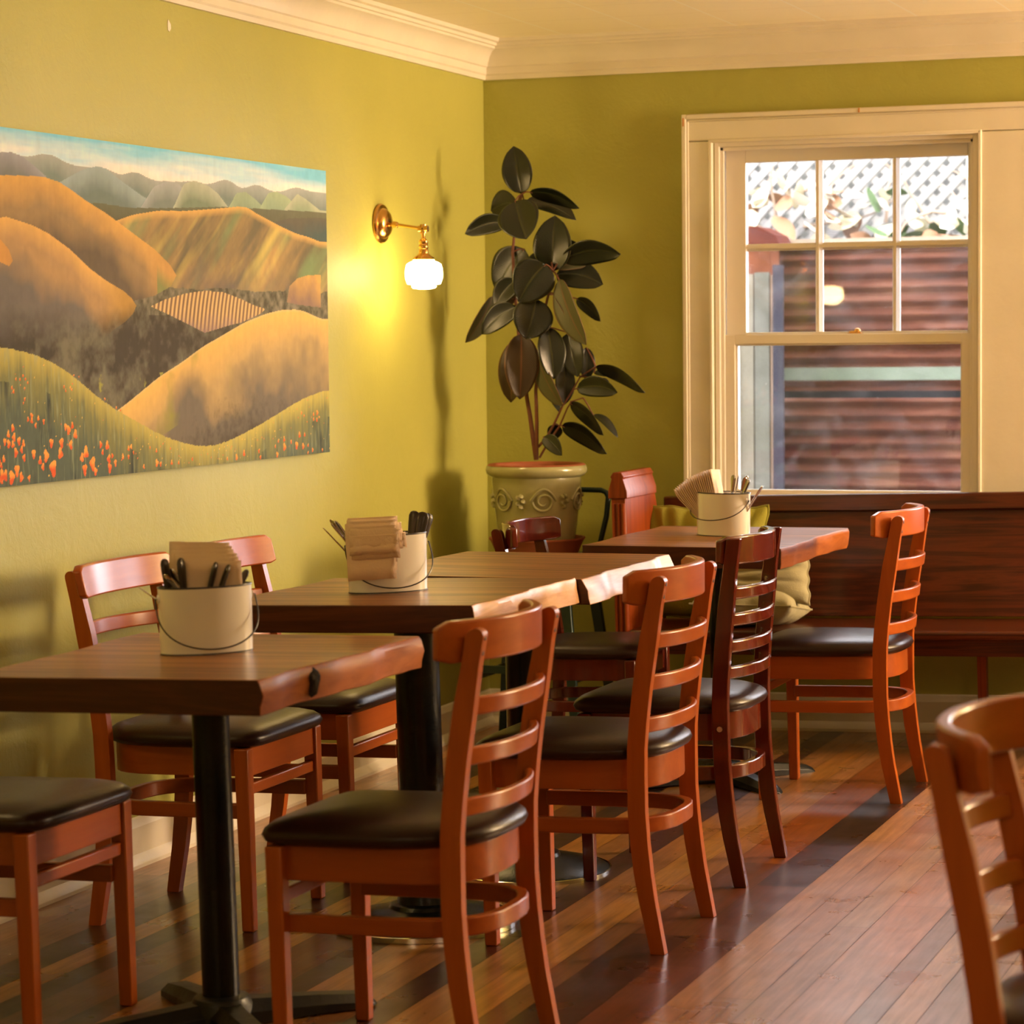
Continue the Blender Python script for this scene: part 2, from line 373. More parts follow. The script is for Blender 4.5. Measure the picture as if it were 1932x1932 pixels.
    rr = N(nt, 'ShaderNodeMapRange'); setin(rr, From_Min=.3, From_Max=.7, To_Min=.24, To_Max=.40); L(n3.outputs[0], rr.inputs[0]); L(rr.outputs[0], p.inputs['Roughness'])
    b = N(nt, 'ShaderNodeBump'); b.inputs['Strength'].default_value = .18; b.inputs['Distance'].default_value = .0012; L(n1.outputs[0], b.inputs['Height'])
    L(b.outputs[0], p.inputs['Normal'])
    p.inputs['Specular IOR Level'].default_value = .6; p.inputs['Coat Weight'].default_value = .4; p.inputs['Coat Roughness'].default_value = .22
    me.materials.append(m)
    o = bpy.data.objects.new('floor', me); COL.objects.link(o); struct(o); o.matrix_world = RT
floor()

# ------------------------------------------------------------------ double-hung windows
def glassmat():
    m = bpy.data.materials.new('dusty_window_glass'); m.use_nodes = True; nt = m.node_tree; L = nt.links.new
    for n in list(nt.nodes): nt.nodes.remove(n)
    o = N(nt, 'ShaderNodeOutputMaterial'); tr = N(nt, 'ShaderNodeBsdfTransparent'); gl = N(nt, 'ShaderNodeBsdfGlossy'); gl.inputs['Roughness'].default_value = .02
    tr.inputs[0].default_value = (.97, .98, .97, 1)
    fr = N(nt, 'ShaderNodeFresnel'); fr.inputs[0].default_value = 1.5
    m1 = N(nt, 'ShaderNodeMixShader'); L(fr.outputs[0], m1.inputs[0]); L(tr.outputs[0], m1.inputs[1]); L(gl.outputs[0], m1.inputs[2])
    tc = N(nt, 'ShaderNodeTexCoord')
    df = N(nt, 'ShaderNodeBsdfTranslucent'); df.inputs[0].default_value = (.9, .9, .9, 1)
    v = N(nt, 'ShaderNodeTexVoronoi'); setin(v, Scale=30.0); L(tc.outputs['Object'], v.inputs['Vector'])
    r = N(nt, 'ShaderNodeValToRGB'); r.color_ramp.elements[0].position = .035; r.color_ramp.elements[0].color = (.10, .10, .10, 1); r.color_ramp.elements[1].position = .07; r.color_ramp.elements[1].color = (0, 0, 0, 1)
    L(v.outputs['Distance'], r.inputs[0])
    n = N(nt, 'ShaderNodeTexNoise'); setin(n, Scale=6.0, Detail=8, Distortion=2.0); L(tc.outputs['Object'], n.inputs['Vector'])
    r2 = N(nt, 'ShaderNodeValToRGB'); r2.color_ramp.elements[0].position = .45; r2.color_ramp.elements[1].position = .8; r2.color_ramp.elements[0].color = (.003, .003, .003, 1); r2.color_ramp.elements[1].color = (.022, .022, .022, 1)
    L(n.outputs[0], r2.inputs[0])
    a = N(nt, 'ShaderNodeMath', operation='MAXIMUM'); L(r.outputs[0], a.inputs[0]); L(r2.outputs[0], a.inputs[1])
    m2 = N(nt, 'ShaderNodeMixShader'); L(a.outputs[0], m2.inputs[0]); L(m1.outputs[0], m2.inputs[1]); L(df.outputs[0], m2.inputs[2])
    L(m2.outputs[0], o.inputs[0]); return m
M['glass'] = glassmat()
def window(idx, a, b):
    root = thing('window_%d' % idx, None, None, (a, 0, 0)); struct(root)
    w = b-a; y0, y1 = .0, T
    # stops and jamb lining
    j = MB().box((0, -.004, WZ0), (.016, T, WZ1)).box((w-.016, -.004, WZ0), (w, T, WZ1)).box((.016, -.004, WZ1-.018), (w-.016, T, WZ1)).box((-.0, -.035, WZ0-.02), (w, T+.03, WZ0+.022))
    j.box((.016, .012, WZ0), (.028, .026, WZ1)).box((w-.028, .012, WZ0), (w-.016, .026, WZ1)).box((.016, .012, WZ1-.030), (w-.016, .026, WZ1-.018))
    j.build('window_frame', M['sash'], root, bevel=.0015)
    # upper sash (outer track)
    ya, yb = .070, .104
    u = MB(); zl, zh = 1.384-.036, 2.022
    u.box((.020, ya, zl), (.072+.018, yb, zh)).box((w-.046, ya, zl), (w-.020, yb, zh)).box((.090, ya, 1.976), (w-.046, yb, zh)).box((.090, ya, zl), (w-.046, yb, 1.392))
    u.build('upper_sash', M['sash'], root, bevel=.002)
    mt = MB(); x0, x1 = .090, w-.046
    for k in (1, 2):
        xc = [1.189, 1.456][k-1]-.846; mt.prism([(xc-.0045, ya), (xc+.0045, ya), (xc+.013, yb-.008), (xc+.013, yb), (xc-.013, yb), (xc-.013, yb-.008)], 1.392, 1.976)
    mt.box((x0, ya+.001, 1.680), (x1, yb-.008, 1.690)); mt.box((x0, yb-.008, 1.672), (x1, yb, 1.697))
    mt.build('muntin', M['sash'], root, smooth=0)
    MB().box((x0, yb-.006, 1.392), (x1, yb-.003, 1.976)).build('upper_pane', M['glass'], root, smooth=0)
    # lower sash (inner track)
    ya, yb = .030, .064
    l = MB(); zh = 1.384
    l.box((.020, ya, WZ0+.022), (.060, yb, zh)).box((w-.058, ya, WZ0+.022), (w-.020, yb, zh)).box((.060, ya, 1.352), (w-.058, yb, zh)).box((.060, ya, WZ0+.022), (w-.058, yb, WZ0+.05))
    l.build('lower_sash', M['sash'], root, bevel=.002)
    pt = MB(); pt.box((.060, ya+.010, 1.346), (w-.058, yb, 1.352)).box((.060, ya+.010, WZ0+.05), (.068, yb, 1.346)).box((w-.064, ya+.010, WZ0+.05), (w-.058, yb, 1.346))
    pt.build('putty_bead', M['sash'], root, smooth=0)
    MB().box((.066, yb-.010, WZ0+.05), (w-.062, yb-.007, 1.348)).build('lower_pane', M['glass'], root, smooth=0)
    lk = MB().box((.450, .050, 1.384), (.500, .075, 1.388)).lathe([(.011, 0), (.012, .006), (.009, .012), (.004, .015)], (.482, .062, 1.388), 16).box((.455, .056, 1.388), (.484, .066, 1.394))
    lk.build('sash_lock', M['brass'], root, bevel=.001)
window(1, *WIN[0]); window(2, *WIN[1])
# casing boards
cs = MB()
def cas(x0, x1): cs.box((x0, -.020, WZ0-.2), (x1, 0, WZ1+.002))
cas(.752, .838); cas(1.762, 2.058); cas(2.986, 3.072)
cs.box((.752, -.020, WZ1+.004), (3.072, 0, 2.122))
c_ = cs.build('trim_3', M['trim'], bevel=.003); struct(c_)
cs = MB()
cs.box((.736, -.030, WZ0-.2), (.752, 0, 2.140)).box((3.072, -.030, WZ0-.2), (3.088, 0, 2.140)).box((.752, -.030, 2.122), (3.072, 0, 2.140))
cs.box((.752, -.024, WZ0-.2), (.760, -.018, 2.122)).box((.752, -.024, 2.114), (3.072, -.018, 2.122))
for x in (.830, 1.754, 2.050, 2.978): cs.box((x, -.026, WZ0-.2), (x+.012, 0, WZ1+.008))
for a, b in WIN: cs.box((a-.012, -.026, WZ1-.004), (b+.012, 0, WZ1+.008))
struct(cs.build('trim_4', M['trim'], bevel=.003))
# two scraps of tape and a plaster chip
tag(MB().box((1.354, -.0315, 2.124), (1.358, -.030, 2.139)).build('masking_tape', M['tape'], smooth=0), 'tiny orange scrap of tape on the top edge of the window casing, mid-span', 'tape')
tag(MB().box((.741, -.0315, 2.100), (.745, -.030, 2.128)).build('masking_tape', M['tape'], smooth=0), 'small orange scrap of tape at the top left corner of the window casing', 'tape')
tag(MB().prism([(-2.402, 2.216), (-2.392, 2.213), (-2.384, 2.222), (-2.385, 2.233), (-2.394, 2.241), (-2.400, 2.245), (-2.403, 2.232)], 0, .0015, 'x').build('plaster_patch', M['plaster'], smooth=0), 'small cream plaster chip high on the left wall above the painting', 'plaster chip')

# ------------------------------------------------------------------ yard behind the window
struct(MB().box((-6, T, -.2), (10, 8, -.1)).build('ground', plain('yard_ground', (.16, .13, .10), .9, spec=.05, bump=.4, bscale=8), smooth=0))
def corrugated(name, x0, x1, z0, z1, y, pitch, amp, mat):
    mb = MB(); n = int((z1-z0)/pitch*8); r = []
    pr = [(z0+(z1-z0)*i/n, y+amp*math.sin(2*PI*(z1-z0)*i/n/pitch)) for i in range(n+1)]
    poly = [(yy, zz) for zz, yy in pr]+[(yy+.004, zz) for zz, yy in reversed(pr)]
    return mb.rings([[(x0, a, b) for a, b in poly], [(x1, a, b) for a, b in poly]])
def rust():
    m, nt, p = newmat('rusted_corrugated_iron'); L = nt.links.new
    tc = N(nt, 'ShaderNodeTexCoord'); mp = N(nt, 'ShaderNodeMapping'); mp.inputs['Scale'].default_value = (1.2, 1, 5); L(tc.outputs['Object'], mp.inputs[0])
    n = N(nt, 'ShaderNodeTexNoise'); setin(n, Scale=1.6, Detail=8, Roughness=.7); L(mp.outputs[0], n.inputs['Vector'])
    r = N(nt, 'ShaderNodeValToRGB'); e = r.color_ramp.elements; e[0].position = .34; e[0].color = (.030, .010, .0065, 1); e[1].position = .74; e[1].color = (.13, .060, .042, 1)
    x = r.color_ramp.elements.new(.52); x.color = (.068, .024, .016, 1)
    L(n.outputs[0], r.inputs[0]); L(r.outputs[0], p.inputs['Base Color']); p.inputs['Roughness'].default_value = .8; p.inputs['Specular IOR Level'].default_value = .04; return m
YW = 3.4
M['rust'] = rust()
sh = thing('corrugated_shed', 'rusty red corrugated iron shed wall seen through the window', 'shed', (0, YW, 0))
corrugated('a', .05, 1.40, 1.225, 1.80, 0, .066, .013, 0).build('wall_sheet', M['rust'], sh)
corrugated('b', .05, 1.40, -.1, 1.085, -.02, .066, .013, 0).build('wall_sheet', M['rust'], sh)
MB().box((.05, -.018, 1.168), (1.40, .006, 1.228)).build('flashing', plain('pale_green_flashing', (.11, .135, .115), .6, spec=.05, var=.15, vscale=9), sh)
corrugated('c', .05, 1.40, 1.118, 1.17, 0, .066, .013, 0).build('wall_sheet', M['rust'], sh)
MB().box((.05, .06, -.1), (1.40, .12, 1.8)).build('backing_board', plain('dark_backing', (.03, .035, .05), .9, spec=.05), sh)
MB().box((.20, -.03, 1.786), (1.40, .30, 1.83)).build('top_rail', plain('weathered_rail', (.20, .15, .12), .8, spec=.05, var=.2), sh)
fb = thing('board_fence', 'weathered grey vertical board fence beside the corrugated shed', 'fence', (0, 2.9, 0))
rng = random.Random(11); x = -1.6; i = 0
bms = [plain('grey_board', (.075, .075, .066), .85, spec=.05, var=.25, vscale=5, bump=.3), plain('tan_board', (.12, .085, .062), .85, spec=.05, var=.2, vscale=5, bump=.3), plain('pale_board', (.11, .10, .082), .85, spec=.05, var=.2, vscale=5, bump=.3)]
while x < .30:
    w = rng.choice([.055, .075, .09, .05]); d = rng.choice([0, .02, .035])
    MB().box((x, d, -.1), (x+w-.006, d+.02, 1.66+rng.uniform(-.03, .03))).build('board', bms[i % 3], fb, smooth=0); x += w; i += 1
MB().box((.30, .0, -.1), (.345, .03, 1.70)).build('post', plain('dark_fence_post', (.02, .02, .03), .8, spec=.05), fb, smooth=0)
rf = thing('brick_chimney', 'red brick pier with a rounded terracotta cap above the board fence', 'brick pier', (0, 3.02, 0))
MB().prism([(-1.2, 1.90), (.10, 1.895), (.20, 1.88), (.28, 1.84), (.30, 1.80), (.25, 1.80), (-1.2, 1.81)], 0, .25, 'y').build('cap', plain('brick_red_cap', (.055, .011, .007), .7, spec=.05, var=.1), rf)
MB().box((-1.2, .03, -.1), (.25, .2, 1.80)).build('brick_course', plain('orange_brick', (.10, .034, .018), .8, spec=.05, var=.3, vscale=9), rf, smooth=0)
# lattice behind, in full sun
tl = thing('lattice_panel', 'pale grey wooden lattice screen above the corrugated shed', 'lattice', (0, 4.3, 0))
mb = MB(); L0, L1, Z0, Z1 = -1.6, 1.5, 1.6, 3.4
def slat(x, s, y):
    # slat from bottom x, direction s, clipped
    pts = []
    h = Z1-Z0
    mb.add([(x-.026, y, Z0), (x+.026, y, Z0), (x+.026+s*h, y, Z1), (x-.026+s*h, y, Z1), (x-.026, y+.008, Z0), (x+.026, y+.008, Z0), (x+.026+s*h, y+.008, Z1), (x-.026+s*h, y+.008, Z1)],
           [(0, 1, 2, 3), (7, 6, 5, 4), (0, 4, 5, 1), (1, 5, 6, 2), (2, 6, 7, 3), (3, 7, 4, 0)])
k = L0-1.8
while k < L1+.1:
    slat(k, 1, 0); slat(k, -1, .009); k += .096
mb.build('lattice', plain('bleached_lattice_wood', (.20, .195, .195), .8, spec=.05, var=.1), tl, smooth=0)
MB().box((L0-.1, -.03, Z0-.1), (L0, .03, Z1+.1)).box((L1, -.03, Z0-.1), (L1+.1, .03, Z1+.1)).box((L0, -.03, Z0-.1), (L1, .03, Z0)).box((.93, -.03, Z0), (.99, .0, Z1)).build('frame', plain('lattice_frame', (.32, .30, .27), .8, spec=.05), tl, smooth=0)
tag(MB().box((-3.2, 5.2, -.1), (1.75, 5.35, 3.9)).build('garden_wall', plain('grey_render', (.12, .125, .12), .9, spec=.05, var=.3, vscale=3), smooth=0), 'plain grey wall glimpsed through the gaps of the lattice', 'wall')
# vine on the lattice
def leafmesh(L_, W_, n=7):
    vs, fs = [], []
    for i in range(n+1):
        t = i/n; w = W_/2*(math.sin(PI*t**.8))**.8 if 0 < t < 1 else 0
        vs += [(L_*t, -w, .12*w), (L_*t, 0, -.05*w), (L_*t, w, .12*w)]
    for i in range(n):
        a = 3*i; fs += [(a, a+3, a+4, a+1), (a+1, a+4, a+5, a+2)]
    return vs, fs
vn = thing('climbing_vine', 'sunlit vine of pale and green leaves climbing along the lattice', 'vine', (0, 4.1, 0))
rng = random.Random(3)
vm = [plain('sunlit_pale_leaf', (.42, .38, .28), .5, spec=.05), plain('green_vine_leaf', (.06, .10, .045), .5, spec=.05), plain('dry_vine_leaf', (.24, .13, .08), .6, spec=.05), plain('white_bract', (.6, .56, .48), .5, spec=.05)]
vs, fs = leafmesh(.10, .062); protos = []
for m in vm: protos.append(MB().add(vs, fs).build('leaf', m, vn))
tw = MB()
for i in range(26):
    x0 = rng.uniform(-.5, 1.7); z0 = rng.uniform(1.75, 2.0); p = [Vector((x0, rng.uniform(-.1, .05), z0))]; d = Vector((rng.uniform(-1, 1), 0, rng.uniform(-.2, .9))).normalized()
    for k in range(7):
        d = (d+Vector((rng.uniform(-.4, .4), rng.uniform(-.15, .15), rng.uniform(-.4, .25)))).normalized(); p.append(p[-1]+d*.07)
    tw.tube(p, [.009-.0009*k for k in range(8)], 6)
tw.build('twig', plain('pale_twig', (.26, .19, .15), .8, spec=.05), vn)
for i in range(96):
    x = rng.uniform(-.45, 1.55); z = 1.82+abs(rng.gauss(0, .10)) + (.06 if x < .5 else 0)
    if x > 1.05: mi = rng.choice([0, 1, 1, 1, 3]); z = 1.78+abs(rng.gauss(0, .12))
    elif x < .5: mi = rng.choice([2, 3, 3, 2, 0]); z += rng.uniform(0, .12)
    else: mi = rng.choice([0, 0, 3, 2, 1])
    o = protos[mi] if i < 4 and False else protos[mi].copy()
    if o.name not in COL.objects: COL.objects.link(o)
    o.parent = vn; o.location = (x, rng.uniform(-.14, .02), z); o.rotation_euler = (rng.uniform(-3, 3), rng.uniform(-1, 1), rng.uniform(-3, 3)); s = rng.uniform(.9, 2.0); o.scale = (s, s, s)
for k, p_ in enumerate(protos): p_.location = (.2+.45*k, -.05, 1.86); p_.rotation_euler = (1.2, .3*k, k)

# ------------------------------------------------------------------ ladder-back chairs
def interp(tab, z):
    for (z0, a), (z1, b) in zip(tab, tab[1:]):
        if z <= z1: 
            t = (z-z0)/(z1-z0); t = t*t*(3-2*t) if False else t
            return a+(b-a)*t
    return tab[-1][1]
POSTX = [(0, -.228), (.05, -.219), (.12, -.206), (.20, -.195), (.30, -.188), (.45, -.190), (.55, -.200), (.65, -.216), (.75, -.235), (.87, -.260), (.92, -.270)]
POSTB = [(0, -.228), (.05, -.219), (.12, -.206), (.20, -.195), (.30, -.188), (.45, -.187), (.55, -.193), (.65, -.203), (.75, -.216), (.87, -.234), (.92, -.242)]
def make_chair(name, label, wd, wdy, wdx, style='A'):
    global POSTX
    PXA = POSTX
    if style == 'B': POSTX = POSTB
    B = style == 'B'; FL_ = style == 'C'
    t = thing(name, label, 'chair')
    ztop = .874 if B else .846
    # rear posts run from the floor to the crest
    for sgn in (-1, 1):
        yc = sgn*.201; hy = .0125; rings = []
        zs = [0, .03, .07, .12, .18, .25, .32, .40, .46, .52, .60, .70, .78, .83]+([.87, ztop] if B else [])
        for z in zs:
            hx = .0205 if .2 < z < .75 else .0185
            if z < .2: hx = .0165+.0040*z/.2
            if z > .75: hx = .0175
            x = interp(POSTX, z); rings.append([(x-hx, yc-hy, z), (x+hx, yc-hy, z), (x+hx, yc+hy, z), (x-hx, yc+hy, z)])
        if not B:
            for a in (25, 50, 72, 86):
                z = .83+.0165*math.sin(R_(a)); hx = .0175*math.cos(R_(a)); x = interp(POSTX, z)
                rings.append([(x-hx, yc-hy, z), (x+hx, yc-hy, z), (x+hx, yc+hy, z), (x-hx, yc+hy, z)])
        po = MB().rings(rings).build('back_post', wd, t, bevel=.003)
        if not B:
            for z in (.800, .828):
                x = interp(POSTX, z)-.0178
                MB().tube([(x+.002, yc, z), (x-.0006, yc, z)], .0042, 10).build('screw', M['screw'], po)
        else:
            x = interp(POSTX, .40)
            MB().tube([(x, yc+sgn*.012, .398), (x, yc+sgn*.016, .398)], .007, 12).build('bolt', M['alu'], po)
        x = interp(POSTX, .0)
        MB().tube([(x, yc, -.0), (x, yc, .002)], .010, 10).build('glide', M['alu'], po)
    # front legs
    for sgn in (-1, 1):
        yc = sgn*.193; r = []
        for z, h in ((0, .0145), (.43, .0175)):
            ox = .172; r.append([(ox-h, yc-h, z), (ox+h, yc-h, z), (ox+h, yc+h, z), (ox-h, yc+h, z)])
        MB().rings(r).build('leg', wd, t, bevel=.0035)
    # U-shaped bent rail
    def ush(hw, back, n=14):
        pts = [(.160, -hw), (-.03, -hw)]
        for i in range(1, n):
            a = PI/2*i/n*2 if False else PI*i/n
            c, s = math.cos(a), math.sin(a)
            x = -.05-(abs(s)**.72)*(-back-.05) ; y = -hw*math.copysign(abs(c)**.72, c)
            pts.append((x, y))
        pts += [(-.03, hw), (.160, hw)]
        return pts
    def bent(hw, back, z0, z1, th):
        o_ = ush(hw, back); i_ = ush(hw-th, back+th); mb = MB(); n = len(o_)
        rings = [[(o_[k][0], o_[k][1], z0), (o_[k][0], o_[k][1], z1), (i_[k][0], i_[k][1], z1), (i_[k][0], i_[k][1], z0)] for k in range(n)]
        return mb.rings(rings)
    bent(.186, -.222, .362, .432, .020).build('seat_rail', wdx, t, bevel=.002, smooth=50)
    MB().box((.160, -.178, .362), (.182, .178, .432)).build('front_rail', wdy, t, bevel=.002)
    bent(.187, -.240 if not B else -.232, .262, .297, .021).build('stretcher_ring', wdx, t, bevel=.003, smooth=50)
    MB().box((.162, -.178, .318), (.180, .178, .345)).build('front_stretcher', wdy, t, bevel=.003)
    # padded seat
    out = []
    n = 44
    for i in range(n):
        a = 2*PI*i/n; c, s = math.cos(a), math.sin(a)
        if c >= 0: e = .28; x = .215*abs(c)**e if abs(c) > 1e-6 else 0; y = .216*math.copysign(abs(s)**e, s)
        else: e = .74; x = -.238*abs(c)**e; y = .216*math.copysign(abs(s)**.66, s)
        if c < 0: y *= 1-.02*abs(x)/.2
        out.append((x, y))
    pr = [(.014, .431), (.003, .437), (-.002, .448), (.002, .459), (.014, .469), (.038, .477), (.075, .483), (.12, .487), (.17, .489)]
    rings = []
    for ins, z in pr:
        rr = []
        for x, y in out:
            d = math.hypot(x, y); k = (d-ins)/d if ins < .1 else max(.02, 1-ins/.2)*(d-.0)/d if False else (d-ins*d/.2)/d
            if ins < .1: k = 1-ins/.205
            rr.append((x*k, y*k, z))
        rings.append(rr)
    MB().rings(rings).build('seat', M['seat'], t, smooth=80)
    # crest rail: steam-bent board
    def arc(hw, xb, sag, y): return xb+sag*(abs(y)/hw)**2.3
    def bow(z0, z1, hw, xb0, xb1, sag, th, nm, mt, rnd=0):
        rings = []; n = 22
        for i in range(n+1):
            y = -hw+2*hw*i/n; e = max(0, abs(y)-(hw-rnd))/rnd if rnd else 0; cut = (rnd*(1-math.sqrt(max(0, 1-e*e)))) if rnd else 0
            za, zb = z0+cut*.6, z1-cut
            xa, xc = arc(hw, xb0, sag, y), arc(hw, xb1, sag, y)
            dy = 0
            nx = 1/math.sqrt(1+(2*sag*y/hw**2)**2); ny = -(2*sag*y/hw**2)*nx
            rings.append([(xa-th/2*nx, y-th/2*ny, za), (xa+th/2*nx, y+th/2*ny, za), (xc+th/2*nx, y+th/2*ny, zb), (xc-th/2*nx, y-th/2*ny, zb)])
        return MB().rings(rings).build(nm, mt, t, bevel=.0045 if th > .017 else .004, seg=3, smooth=50)
    if not B:
        bow(.782, .860, .236, -.272 if not FL_ else -.244, -.274 if not FL_ else -.258, .090 if not FL_ else .034, .021, 'crest_rail', wdy, .012)
        for z in (.700, .606, .510):
            xp = interp(POSTX, z); bow(z-.0175, z+.0175, .190, xp-.046, xp-.051, .046, .015, 'slat', wdy)
    else:
        bow(.806, .878, .212, -.262, -.264, .068, .022, 'crest_rail', wdy, .010)
        for z in (.735, .668, .601, .535):
            xp = interp(POSTX, z); bow(z-.0155, z+.0155, .190, xp-.046, xp-.048, .046, .023, 'slat', wdy)
    POSTX = PXA
    return t
LAD = 'honey-brown ladder-back dining chairs'
c1 = make_chair('dining_chair', 'worn honey-brown ladder-back chair in the middle foreground, right of the front table', M['chair'], M['chair_y'], M['chair_x'])
settle(c1, 1.376, -4.135, PI); tag(c1, group=LAD)
settle(dup(c1, (0, 0, 0), 0, 'honey-brown ladder-back chair between the big front chair and the dark cherry chair', LAD), 1.392, -3.045, PI)
settle(dup(c1, (0, 0, 0), 0, 'orange-brown ladder-back chair farthest right at the back table, in front of the pew', LAD), 1.500, -1.015, PI+.01)
lc = make_chair('dining_chair', 'ladder-back chair against the green wall behind the front bucket, crest left of its napkins', M['chair'], M['chair_y'], M['chair_x'], 'C'); tag(lc, group=LAD)
settle(lc, .470, -3.118, 0)
settle(dup(lc, (0, 0, 0), 0, 'ladder-back chair by the green wall with its crest just right of the front bucket napkins', LAD), .470, -2.535, 0)
settle(dup(lc, (0, 0, 0), 0, 'chair at the lower left corner, brown seat and front legs showing, back out of frame', LAD), .528, -4.205, 0)
settle(dup(c1, (0, 0, 0), 0, 'blurred ladder-back chair at the right edge, closest to the camera', LAD), 2.932, -5.19, 0)
c3 = make_chair('dining_chair', 'glossy dark red cherry chair with four rounded back rungs beside the second table', M['cherry'], M['cherry'], M['cherry'], 'B')
settle(c3, 1.378, -2.295, PI)
c4 = dup(c1, (0, 0, 0), 0, 'dark glossy chair under the plant pot, its crest reflecting white and pink', 'dark cherry chairs')
c3['group'] = 'dark cherry chairs'
for ch in c4.children:
    if ch.data.materials[0].name.startswith('honey'):
        ch.data = ch.data.copy(); ch.data.materials[0] = M['cherry']
c4['_s'] = .957; settle(c4, .785, -1.13, .03)

# ------------------------------------------------------------------ slab tables
def slab_table(label, corners, z1, z0, live, pole, rpole, base, lean=(0, 0), seed=1, group='slab-top tables', bulge=.0, sapw=False):
    # corners NL, NR, FR, FL (top face); the right side (NR-FR) is the live edge
    NL, NR, FR, FL = corners
    t = thing('cafe_table', label, 'table', (pole[0], pole[1], 0), 0, group)
    rng = random.Random(seed)
    P = Vector((pole[0], pole[1], 0))
    n = 16; right = []
    for i in range(n+1):
        u = i/n; x = NR[0]+(FR[0]-NR[0])*u; y = NR[1]+(FR[1]-NR[1])*u
        w = .006*math.sin(u*9+seed)+.004*math.sin(u*23+seed*2)+rng.uniform(-.002, .002)
        if i in (0, n): w = 0
        right.append((x+w, y))
    left = [(FL[0]+(NL[0]-FL[0])*i/8+.006*math.sin(i*1.3+seed), FL[1]+(NL[1]-FL[1])*i/8) for i in range(9)]
    top = right+left
    ins = .0
    def ring(off, z, jit=0):
        r = []
        for k, (x, y) in enumerate(top):
            o = off if k <= n else off*.3
            r.append((x+o+(rng.uniform(-jit, jit) if k <= n else 0)-P.x, y-P.y, z))
        return r
    h = z1-z0
    rings = [ring(-.002+live*1.0, z0, .002), ring(live*.75, z0+h*.25, .003), ring(live*.45+bulge, z0+h*.55, .003), ring(live*.08+bulge*.6, z1-h*.14, .002), ring(-.004, z1)]
    mb = MB(); mb.rings(rings)
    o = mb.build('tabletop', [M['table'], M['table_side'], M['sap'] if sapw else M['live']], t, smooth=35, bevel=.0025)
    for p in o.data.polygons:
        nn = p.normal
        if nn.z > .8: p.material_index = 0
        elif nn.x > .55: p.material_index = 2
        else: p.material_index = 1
    MB().rings([[(lean[0]*a+rpole*math.cos(2*PI*i/36), lean[1]*a+rpole*math.sin(2*PI*i/36), z) for i in range(36)] for a, z in ((0, .03), (1, z0))]).build('column', M['iron'], t)
    MB().box((-.12+lean[0], -.12+lean[1], z0-.006), (.12+lean[0], .12+lean[1], z0)).build('mounting_plate', M['iron'], t)
    if base == 'cross':
        b = MB()
        for k in range(4):
            a = PI/4+k*PI/2; c, s = math.cos(a), math.sin(a); rings = []
            for d, w, zt in ((.02, .042, .055), (.10, .036, .048), (.20, .033, .040), (.29, .036, .030), (.315, .028, .018), (.325, .016, .010)):
                rings.append([(c*d-s*y, s*d+c*y, z) for y, z in ((-w, .004), (-w, zt*.55), (-w*.55, zt), (w*.55, zt), (w, zt*.55), (w, .004))])
            b.rings(rings)
        b.lathe([(.062, .004), (.062, .045), (.055, .060), (.043, .064)], n=32)
        b.build('base', M['ironrough'], t, bevel=.003)
    else:
        MB().lathe([(.205, .002), (.212, .006), (.212, .012), (.200, .018), (.15, .030), (.085, .044), (.080, .052), (.066, .056), (.062, .075), (rpole+.004, .080)], n=56).build('base', M['iron'], t, smooth=30)
        MB().rings([[((.2165 if q in (1, 2) else .2125)*math.cos(2*PI*i/64), (.2165 if q in (1, 2) else .2125)*math.sin(2*PI*i/64), (.0, .001, .013, .014)[q]) for i in range(64)] for q in range(4)], True, False).build('edge_band', M['chrome'], t)
    return t
def around(p, cs): return [(p[0]+a, p[1]+b) for a, b in cs]
PA = (.9951, -4.1702); PBt = (1.0411, -3.2013)
ta = slab_table('front wooden slab table with live edge and dark knot, black column, holding the nearest bucket', around(PA, [(-.285, -.424), (.314, -.424), (.333, .298), (-.320, .335)]), .7472, .682, .000, PA, .0370, 'cross', (0, 0), 3, bulge=.004)
ta.matrix_world = Matrix.Translation((PA[0], PA[1], TILT*PA[0])) @ RT
kn = MB(); kr = random.Random(2); rr = []
for q, (k_, dx) in enumerate(((1.0, .0), (.85, .006), (.5, .009))):
    rr.append([(.318+dx+.002*math.sin(a*3), -.205+k_*(.020+.006*math.sin(3*a+1))*math.cos(a), .722+k_*(.026+.006*math.sin(2*a))*math.sin(a)-.006) for a in [2*PI*i/16 for i in range(16)]])
kn.rings(rr).build('knot', plain('dark_bark_knot', (.012, .008, .006), .9, bump=1, bscale=120), ta)
tb = slab_table('second slab table from the front with pale sapwood edge, middle bucket on it', around(PBt, [(-.330, -.400), (.297, -.397), (.301, .278), (-.320, .278)]), .7829, .722, .006, PBt, .0515, 'disc', (0, 0), 5, sapw=True)
tb.matrix_world = Matrix.Translation((PBt[0], PBt[1], TILT*PBt[0])) @ RT
tc_ = slab_table('empty slab table pushed against the second one, pale wavy sapwood edge', [(.726, -2.810), (1.300, -2.808), (1.295, -2.055), (.717, -2.082)], .799, .737, .022, (1.02, -2.44), .047, 'disc', (-.01, .0), 8, sapw=True)
settle(tc_, 1.02, -2.44, 0, False)
td = slab_table('square slab table in front of the pew under the window', [(.804, -1.330), (1.417, -1.333), (1.422, -.477), (.804, -.508)], .76, .698, -.004, (1.125, -.935), .034, 'cross', (-.008, 0), 12)
settle(td, 1.125, -.935, 0, False)

